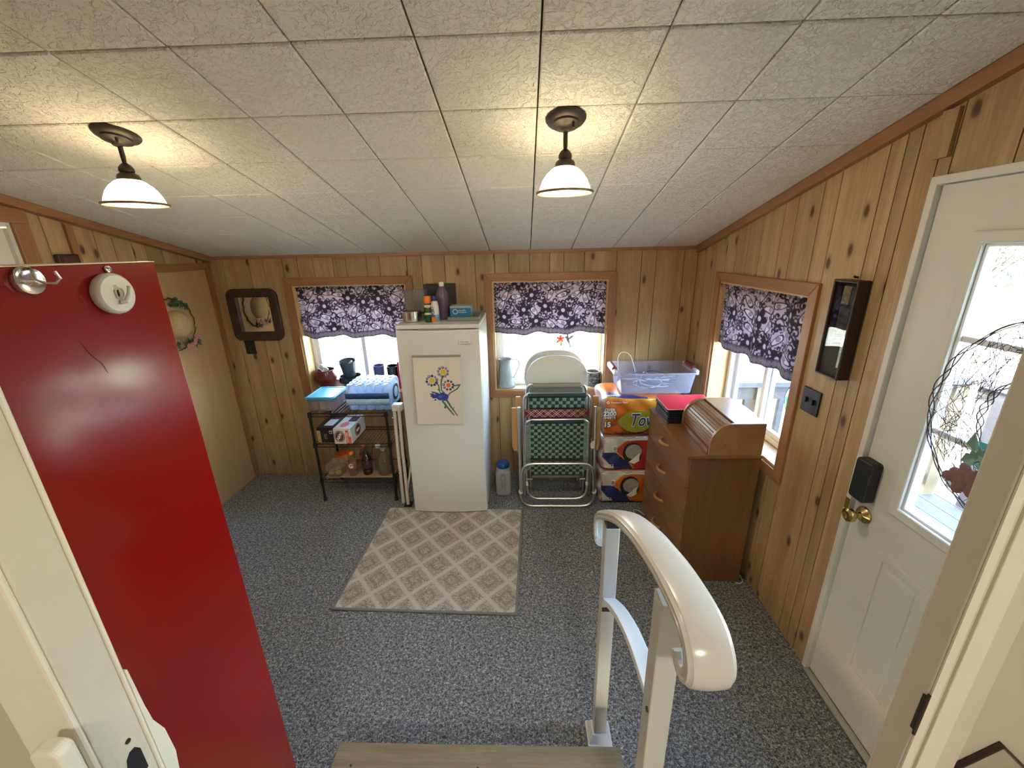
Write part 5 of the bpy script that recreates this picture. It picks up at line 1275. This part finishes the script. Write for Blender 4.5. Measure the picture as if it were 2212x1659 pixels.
def col_mid(base):
    def f(ax, sg, q, P):
        u, v = (P.x-.515)/.635, (P.z % .2825)/.2825
        if ax == 1 and sg < 0:
            if v > .90: return WH
            e = .22+abs(v-.62)*.50 if v > .25 else .22+.19+(.25-v)*.3
            if u > e-.02 and u < e: return (.70, .33, .05)
            if u > e: return base
            if v < .55 and u > .30-.42*v-.05+.0: return NV
            if u < .10: return mixc(WH, (.28, .16, .14), .5+.5*math.sin(v*14))
            return WH
        if ax == 0 and sg < 0: return mixc(WH, (.35, .10, .06), .4+.4*math.sin(P.z*48+P.y*15))
        return mixc(base, WH, .4)
    return f
packs = []
for i, (z0, z1, cf, lab) in enumerate(((.575, .870, col_top, 'topmost orange paper towel pack printed 2200 sheets in the corner stack'), (.2895, .570, col_mid(RD), 'middle red and white paper towel pack in the corner stack'), (.004, .2845, col_mid(OR), 'bottom orange and white paper towel pack on the floor of the stack'))):
    p = thing('paper_towel_pack', lab, 'paper towels', (.83, 2.95, z0), 'stacked paper towel packs'); packs.append(p)
    weld(puffy(.550, 1.150, 2.752, 3.140, z0, z1, 92, 11, lump_t, cf).build('wrapped_rolls', M['film'], p))
    if i: MB().tube([(.56+.57*j/30, 2.748+.004*math.sin(j*1.7), z1-.010+.004*math.sin(j*2.3)) for j in range(31)], .0035, 5).build('film_seam', M['wrap_clear'], p, smooth=True)
p = packs[0]; Yf = 2.7455
M['txt_white'] = plain('text_white', (.85, .83, .80), .5); M['txt_black'] = plain('text_black', (.02, .015, .015), .5); M['txt_navy'] = plain('text_navy', (.015, .025, .16), .5); M['lemon'] = plain('lemon_green', (.33, .33, .03), .4, var=.2)
lp_ = [(.655, .690), (.690, .735), (.735, .765), (.790, .778), (.85, .772), (.90, .745), (.92, .700), (.90, .650), (.85, .615), (.79, .605), (.73, .618), (.685, .650)]
MB().prism([(a+.002, b-.006) for a, b in lp_], fXZ, Yf-.0012, Yf+.004).build('fruit_shadow', M['txt_black'], p)
MB().prism(lp_, fXZ, Yf-.0022, Yf+.004).build('fruit_print', M['lemon'], p)
for dx, mm, bo, yy in ((0, M['txt_white'], .006, .0030), (0, M['txt_navy'], .0012, .0042)): text('Towels', .135, mm, (.742, Yf-yy, .700), p, '-y', shear=.25, bold=bo, align='LEFT', sx=.72)
for s_, sz, z_, b_ in (('OVER', .030, .782, .0012), ('2200', .046, .752, .0022), ('SHEETS', .026, .722, .0010), ('15', .052, .668, .0022)):
    x_ = .600 if s_ != '15' else .585
    text(s_, sz, M['txt_black'], (x_+.002, Yf-.001, z_-.001), p, '-y', bold=b_+.0028); text(s_, sz, M['txt_white'], (x_, Yf-.0022, z_), p, '-y', bold=b_)
text('ROLLS', .014, M['txt_black'], (.628, Yf-.001, .668), p, '-y')
text('Strong & Absorbent', .026, M['txt_black'], (.745, Yf-.0060, .602), p, '-y', bold=.0006)
text("Member's Mark", .019, M['txt_white'], (.660, Yf-.0012, .838), p, '-y', shear=.2)
MB().ringprism([(.572, .838), (.584, .826), (.596, .838), (.584, .850)], [(.577, .838), (.584, .831), (.591, .838), (.584, .845)], fXZ, Yf-.0012, Yf+.003).build('diamond_logo', M['txt_white'], p)
text('THICK', .030, M['txt_white'], (.625, 2.800, .8735), p, '+z', rz=180, bold=.001)
for p, z0, base in ((packs[1], .2895, 'm'), (packs[2], .004, 'b')):
    MB().box(.640, .668, 2.7445, 2.7490, z0+.165, z0+.205).build('barcode', M['txt_white'], p)
    for j in range(5): MB().box(.643+j*.005, .6455+j*.005, 2.7438, 2.7450, z0+.170, z0+.200).build('barcode_bar', M['txt_black'], p)
    th = [2*PI*i/28 for i in range(28)]
    MB().prism([(.782+.072*math.cos(a), z0+.150+.085*math.sin(a)) for a in th], fXZ, 2.7440, 2.7500).build('picture_outline', M['txt_black'], p)
    MB().prism([(.790+.060*math.cos(a), z0+.160+.060*math.sin(a)) for a in th], fXZ, 2.7432, 2.7500).build('picture', plain('roll_picture', (.42, .40, .36), .4, var=.3, nscale=40), p)
    MB().prism([(.760, z0+.075), (.835, z0+.150), (.835, z0+.085), (.80, z0+.06)], fXZ, 2.7424, 2.7500).build('sheet_picture', M['txt_white'], p)
    text('Thick', .034, M['txt_white'], (.615, 2.7435, z0+.045), p, '-y', rz=180, bold=.001)
# clear bin with red handles on the towels
B2 = .8795
b2 = thing('clear_storage_bin', 'open clear bin with dark red handles on top of paper towels', 'storage bin', (.94, 2.965, B2))
M['bin2'] = clear('lavender_plastic', (.93, .94, 1.0), .19, .10, 1.5, milk=(.70, .70, .84))
tub(b2, .668, 1.205, 2.790, 3.135, B2, B2+.155, .022, M['bin2'], .003)
MB().ringprism(rrect(.655, 1.218, 2.777, 3.148, .035), rrect(.672, 1.201, 2.794, 3.131, .025), fXY, B2+.148, B2+.160).build('rim', M['bin2'], b2, bevel=.004)
M['dkred'] = plain('dark_red_handle', (.20, .02, .03), .4)
for x in (.648, 1.222):
    MB().box(x-.014, x+.014, 2.83, 3.10, B2+.128, B2+.166).build('handle_mount', M['can_white'], b2, bevel=.010, seg=3)
    MB().tube([(x, 2.895, B2+.166), (x, 3.04, B2+.166)], .0185, 14).build('handle_grip', M['dkred'], b2, smooth=True)
R = random.Random(12)
def cord(name, label, m, r, n, seed, z0, amp, loops):
    R = random.Random(seed); pts = []
    for i in range(n):
        u = i/(n-1); a = u*loops*2*PI
        pts.append((.93+.19*math.cos(a)*(.65+.35*math.sin(a*.37+seed))+.02*math.sin(a*2.3), 2.962+.115*math.sin(a)*(.7+.3*math.cos(a*.53+seed)), z0+amp*(.5+.5*math.sin(a*.71+seed))))
    o = MB().tube(smooth_path(pts, 1), r, 6).build(name, m, smooth=True); tag(o, label, 'cord', 'cords in the clear bin')
M['cord_w'] = plain('white_cord', (.72, .72, .74), .35); M['cord_b'] = plain('slate_cord', (.05, .065, .13), .4)
cord('white_cord', 'white electric cord coiled inside the clear bin', M['cord_w'], .0032, 70, 2, B2+.010, .075, 3.3)
cord('blue_cord', 'dark blue cord bundle inside the clear bin', M['cord_b'], .0045, 90, 5, B2+.012, .095, 5.1)
cd_ = MB().tube(smooth_path([(.72, 3.02, B2+.03), (.700, 3.03, B2+.15), (.700, 3.03, B2+.235), (.735, 3.03, B2+.262), (.790, 3.03, B2+.240), (.815, 3.02, B2+.17), (.845, 3.00, B2+.05), (.83, 2.95, B2+.02)], 2), .0030, 6).build('white_cord', M['cord_w'], smooth=True)
tag(cd_, 'stiff white cord looping up out of the clear bin', 'cord', 'cords in the clear bin')

# ================================================================== ROLL-TOP CHEST
DX0, DX1, DY0, DY1, DT = .858, 1.238, 1.970, 2.665, .830
ds = thing('rolltop_chest', 'oak laminate chest of four drawers with roll-top against right wall', 'chest', (1.05, 2.32, 0))
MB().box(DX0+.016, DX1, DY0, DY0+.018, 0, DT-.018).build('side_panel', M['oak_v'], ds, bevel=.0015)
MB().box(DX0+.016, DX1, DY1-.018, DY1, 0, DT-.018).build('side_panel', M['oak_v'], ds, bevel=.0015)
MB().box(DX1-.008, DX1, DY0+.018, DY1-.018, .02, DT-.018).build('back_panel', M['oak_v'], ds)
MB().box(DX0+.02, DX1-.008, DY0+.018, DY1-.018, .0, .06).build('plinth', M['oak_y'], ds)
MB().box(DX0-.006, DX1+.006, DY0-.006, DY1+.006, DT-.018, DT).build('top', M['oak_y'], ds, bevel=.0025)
dz = [(.632, .808), (.436, .627), (.232, .431), (.035, .227)]
for z0, z1 in dz:
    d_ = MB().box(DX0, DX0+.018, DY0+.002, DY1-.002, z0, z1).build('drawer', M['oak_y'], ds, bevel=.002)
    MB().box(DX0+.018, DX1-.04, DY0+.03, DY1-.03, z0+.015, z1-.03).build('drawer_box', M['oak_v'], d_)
    zz = (z0+z1)/2+.02; ym = (DY0+DY1)/2
    MB().tube([(DX0+.002, ym+.052*math.cos(a), zz-.0+.0) if False else (DX0+.002-.034*math.sin(PI*i/12)**.7, ym-.055+.110*i/12, zz) for i, a in ((i, 0) for i in range(13))], .0085, 8).build('handle', M['arm_wood'], d_, smooth=True)
RY0_, RY1_, RX0_, RX1_, RT = 1.970, 2.372, .962, 1.236, 1.009
def rollprof(inset=0.0):
    pts = [(RX0_+inset, DT+.0005), (RX0_+inset, DT+.030)]
    cx_, cz_, rx, rz = RX0_+.112, DT+.060, .112-inset, RT-DT-.060-inset
    pts += [(cx_-rx*math.cos(math.radians(a)), cz_+rz*math.sin(math.radians(a))) for a in range(0, 91, 6)]
    return pts
pf = rollprof()+[(RX1_, RT), (RX1_, DT+.0005)]
for y in (RY0_, RY1_-.016): MB().prism([(a, b) for a, b in pf], lambda a, b, d: Vector((a, d, b)), y, y+.016).build('rolltop_side', M['oak_y'] if False else M['oak_slat'], ds, bevel=.0015)
MB().box(RX0_+.118, RX1_, RY0_+.016, RY1_-.016, RT-.018, RT-.001).build('rolltop_lid', M['oak_y'], ds, bevel=.0015)
MB().box(RX1_-.012, RX1_, RY0_+.016, RY1_-.016, DT+.0005, RT-.018).build('rolltop_back', M['oak_y'], ds)
rp_ = rollprof(.010)[1:]
seg_ = []; acc = 0.0
for a, b in zip(rp_, rp_[1:]): seg_.append(math.hypot(b[0]-a[0], b[1]-a[1]))
tot = sum(seg_); NS = 11
def along(s):
    for (a, b), L in zip(zip(rp_, rp_[1:]), seg_):
        if s <= L or L == seg_[-1] and b == rp_[-1]: u = min(1, s/L); return (a[0]+(b[0]-a[0])*u, a[1]+(b[1]-a[1])*u)
        s -= L
M['slat_plain'] = plain('oak_tambour', (.31, .165, .075), .4, var=.12, nscale=9)
for i in range(NS):
    a, b = along(tot*i/NS+.0011), along(tot*(i+1)/NS-.0011); tx, tz = b[0]-a[0], b[1]-a[1]; L = math.hypot(tx, tz); nx, nz = tz/L, -tx/L
    q = [a, b, (b[0]+nx*.007, b[1]+nz*.007), (a[0]+nx*.007, a[1]+nz*.007)]
    MB().prism(q, lambda a, b, d: Vector((a, d, b)), RY0_+.0165, RY1_-.0165).build('slat', M['slat_plain'], ds, bevel=.002)
MB().box(RX0_-.004, RX0_+.016, RY0_+.0165, RY1_-.0165, DT+.001, DT+.028).build('pull_rail', M['oak_y'], ds, bevel=.003)
# cases beside the roll-top
M['blackcase'] = plain('black_case', (.010, .012, .013), .4, bump=.1)
labs = ('lowest black case stacked on the chest', 'second black case from the bottom on the chest', 'upper black case right under the red folder')
for i in range(3):
    z0 = DT+.001+i*.031; dx = (.0, .004, -.002)[i]
    c_ = thing('black_case', labs[i], 'case', (1.02, 2.52, z0), 'black cases on the chest')
    MB().prism(rrect(.880+dx, 1.180+dx, 2.385, 2.640, .012, 3), fXY, z0, z0+.0145).build('case_base', M['blackcase'], c_, bevel=.003)
    MB().prism(rrect(.882+dx, 1.178+dx, 2.387, 2.638, .012, 3), fXY, z0+.0155, z0+.030).build('case_lid', M['blackcase'], c_, bevel=.004)
rf = thing('red_binder', 'bright red folder lying on top of the black cases', 'folder', (1.03, 2.52, DT+.0945))
M['redfold'] = plain('bright_red', (.62, .016, .035), .35); M['pinkedge'] = plain('pink_edge', (.75, .40, .42), .4)
MB().prism(rrect(.872, 1.195, 2.380, 2.648, .010, 3), fXY, DT+.0945, DT+.0985).build('folder_edge', M['pinkedge'], rf)
MB().prism(rrect(.878, 1.189, 2.386, 2.642, .008, 3), fXY, DT+.0985, DT+.1005).build('folder_cover', M['redfold'], rf)
for pts, lab in (([(.865, 2.60, .006), (.835, 2.655, .005), (.810, 2.672, .004), (.795, 2.655, .004), (.80, 2.61, .004), (.852, 2.555, .004)], 'white cord loop on carpet by far front chest corner'), ([(1.215, 1.955, .005), (1.235, 1.945, .005), (1.262, 1.965, .005), (1.266, 2.0, .005), (1.255, 2.05, .02)], 'white cord end on carpet behind near chest corner')):
    tag(MB().tube(smooth_path(pts, 2), .0035, 6).build('power_cord', M['cord_w'], smooth=True), lab, 'cord')

# ================================================================== RIGHT WALL THINGS
sb = thing('shadow_box', 'tall dark shadow box frame with stone tiles beside white door', 'shadow box', (XR-.002, 1.66, 1.36))
FR = lambda a, b, d: Vector((XR-.001-d, a, b))
y0, y1, z0, z1 = 1.597, 1.727, 1.360, 1.748
M['darkbrown'] = plain('dark_mahogany', (.030, .012, .010), .4, var=.2)
MB().ringprism(rr(y0, y1, z0, z1), rr(y0+.010, y1-.010, z0+.010, z1-.010), FR, 0, .050).build('frame', M['darkbrown'], sb, bevel=.004)
MB().prism(rr(y0+.008, y1-.008, z0+.008, z1-.008), FR, 0, .006).build('backing', M['box_dark'], sb)
M['stone'] = plain('carved_stone', (.36, .28, .17), .8, var=.5, nscale=140, bump=.6); M['stone_d'] = plain('dark_stone', (.035, .034, .034), .7, var=.4, nscale=110, bump=.6)
for a0, a1, b0, b1, m in ((1.672, 1.712, 1.650, 1.722, 'stone'), (1.618, 1.668, 1.640, 1.722, 'stone_d'), (1.655, 1.712, 1.560, 1.640, 'stone_d'), (1.615, 1.645, 1.585, 1.630, 'stone'), (1.675, 1.712, 1.530, 1.556, 'stone'), (1.615, 1.668, 1.530, 1.580, 'stone_d'), (1.612, 1.640, 1.435, 1.525, 'stone'), (1.612, 1.652, 1.374, 1.425, 'stone')):
    MB().prism(rr(a0, a1, b0, b1), FR, .006, .014).build('stone_tile', M[m], sb, bevel=.001)
MB().prism(rr(1.644, 1.714, 1.395, 1.526), FR, .006, .010).build('mirror_tile', M['mirror'], sb)
MB().prism(rr(y0+.009, y1-.009, z0+.009, z1-.009), FR, .040, .042).build('glass_front', M['glass'], sb)
nl = MB().tube([FR(1.672, 1.756, 0), FR(1.672, 1.757, .012), FR(1.672, 1.762, .014)], .004, 8).build('picture_nail', M['bronze'], smooth=True)
tag(nl, 'small dark nail head above the shadow box', 'nail')
sw = thing('switch_plate', 'black double wall switch plate below the shadow box', 'switch', (XR, 1.773, 1.15))
MB().prism(rr(1.716, 1.830, 1.150, 1.264), FR, 0, .007).build('plate', M['black_plastic'], sw, bevel=.003)
for y in (1.750, 1.796): MB().prism([(y-.005, 1.196), (y+.005, 1.196), (y+.005, 1.220), (y-.005, 1.220)], FR, .006, .016).build('toggle', M['black_plastic'], sw, bevel=.002)
# grapevine wreath on the door
wr = thing('wire_wreath', 'round twig wreath with rose and leaves hanging on white door glass', 'wreath', (XR-.05, .925, 1.14))
M['twig_d'] = plain('dark_twig', (.060, .036, .030), .7, var=.3); M['silk_teal'] = plain('silk_teal', (.20, .36, .29), .6, var=.3); M['rose'] = plain('dusty_rose', (.26, .13, .12), .6, var=.35)
R = random.Random(31); wc = (.925, 1.430)
WV = lambda r, a, d: Vector((XR-.042-d, wc[0]+r*math.cos(a), wc[1]+r*math.sin(a)))
for rad, k, nm in ((.288, 3, 'outer_ring'), (.150, 3, 'inner_ring')):
    for j in range(k): MB().tube([WV(rad+.005*math.sin(a*2*PI/140*9+j*2)+.003*math.sin(a*2*PI/140*14+j), a*2*PI/140, .004*math.sin(a*2*PI/140*11+2*j)+.004) for a in range(140)], .0015, 5, closed=True).build(nm, M['twig_d'], wr, smooth=True)
tw = MB()
for i in range(420):
    a = R.uniform(0, 2*PI); b = a+R.uniform(-.75, .75); r0, r1 = R.uniform(.150, .29), R.uniform(.150, .29)
    p, q = WV(r0, a, R.uniform(-.008, .018)), WV(r1, b, R.uniform(-.008, .018)); m_ = (p+q)/2+Vector((R.uniform(-.01, .01), R.uniform(-.012, .012), R.uniform(-.012, .012)))
    tw.tube([p, m_, q], .0008, 3)
tw.build('twig_lattice', M['twig_d'], wr, kind='stuff')
for i in range(13):
    p = Vector((XR-.062+R.uniform(-.015, .01), 1.03+R.uniform(-.06, .05), 1.300+R.uniform(-.03, .04))); m = MB()
    leaf(m, p, Vector((R.uniform(-.2, .1), R.uniform(-1, 1), R.uniform(-.2, .7))), Vector((-1, 0, 0)), R.uniform(.05, .08), R.uniform(.014, .022)); m.build('leaf', M['silk_teal'], wr, recalc=False, solid=.0008)
for i in range(14):
    a = i*2.4; rr_ = .008+.0030*i; p = Vector((XR-.066, 1.035+rr_*math.cos(a), 1.245+rr_*math.sin(a)*.8))
    MB().ball(p, (.010, .022, .016), 9, 6, Matrix.Rotation(a, 4, 'X')).build('petal', M['rose'], wr, smooth=True)
MB().tube([(XR-.048, .925, 1.715), (XR-.020, .925, 1.80), (XR-.004, .925, 1.90)], .002, 5).build('hanging_ribbon', M['twig_d'], wr)
# stained glass disc in the side window
sc_ = thing('suncatcher', 'round green and pink glass suncatcher in the side window', 'suncatcher', (XR+.115, 2.06, 1.0))
cvs = Canvas(.19, .19, 56, 56, (.45, .62, .52))
for x, y, r, c in ((.05, .05, .05, (.30, .55, .25)), (.12, .04, .04, (.62, .72, .35)), (.13, .11, .035, (.25, .45, .30)), (.06, .12, .02, (.28, .10, .08)), (.145, .075, .018, (.55, .06, .10)), (.03, .09, .02, (.15, .40, .25)), (.10, .15, .04, (.55, .72, .75))): cvs.disc(x, y, r, c)
for q in ([(.02, .08), (.08, .095), (.17, .09)], [(.06, .02), (.08, .09), (.07, .17)], [(.12, .02), (.11, .09), (.14, .16)]): cvs.line(q, .003, (.02, .03, .02))
t = NT('stained_glass'); at_ = t.n('ShaderNodeAttribute', attribute_name='Col'); tl = t.n('ShaderNodeBsdfTranslucent'); tp = t.n('ShaderNodeBsdfTransparent'); t.l(at_.outputs['Color'], tl.inputs[0]); t.l(at_.outputs['Color'], tp.inputs[0])
mx = t.n('ShaderNodeMixShader'); mx.inputs[0].default_value = .5; t.l(tl.outputs[0], mx.inputs[1]); t.l(tp.outputs[0], mx.inputs[2]); t.l(mx.outputs[0], t.o.inputs[0]); M['stained'] = t.m
SC = (2.035, 1.095)
dm = MB(); N = 40; vs = []; cs = []
for j in range(9):
    for i in range(N):
        a = 2*PI*i/N; r = .092*j/8; y_, z_ = r*math.cos(a), r*math.sin(a); vs.append((XR+.112, SC[0]+y_, SC[1]+z_))
        cs.append(cvs.C[min(55, int((z_+.095)/.19*55)), min(55, int((.095-y_)/.19*55))])
dm.add(vs, [(j*N+i, j*N+(i+1) % N, (j+1)*N+(i+1) % N, (j+1)*N+i) for j in range(8) for i in range(N)]); dm.c = np.array(cs)
dm.build('glass_disc', M['stained'], sc_, recalc=False, solid=.002)
MB().tube([(XR+.112, SC[0]+.093*math.cos(i*PI/20), SC[1]+.093*math.sin(i*PI/20)) for i in range(40)], .002, 6, closed=True).build('lead_rim', M['black_metal'], sc_, smooth=True)
MB().tube([(XR+.112, SC[0], SC[1]+.093), (XR+.112, SC[0], 1.63)], .0008, 4).build('hanging_thread', M['grey_tube'], sc_)
# small framed tile hung on the house wall right of the doorway
hp = thing('diamond_plaque', 'small dark framed diamond plaque at bottom right corner of view', 'plaque', (.501, .305, 1.277))
FD = lambda a, b, d: Vector((.501+a, .3115-d, 1.327+b))
MB().ringprism([(-.05, 0), (0, -.05), (.05, 0), (0, .05)], [(-.0465, 0), (0, -.0465), (.0465, 0), (0, .0465)], FD, .0, .006).build('frame', M['darkbrown'], hp, bevel=.001)
MB().prism([(-.047, 0), (0, -.047), (.047, 0), (0, .047)], FD, .0, .003).build('tile', plain('sage_tile', (.36, .34, .26), .5, var=.2), hp)
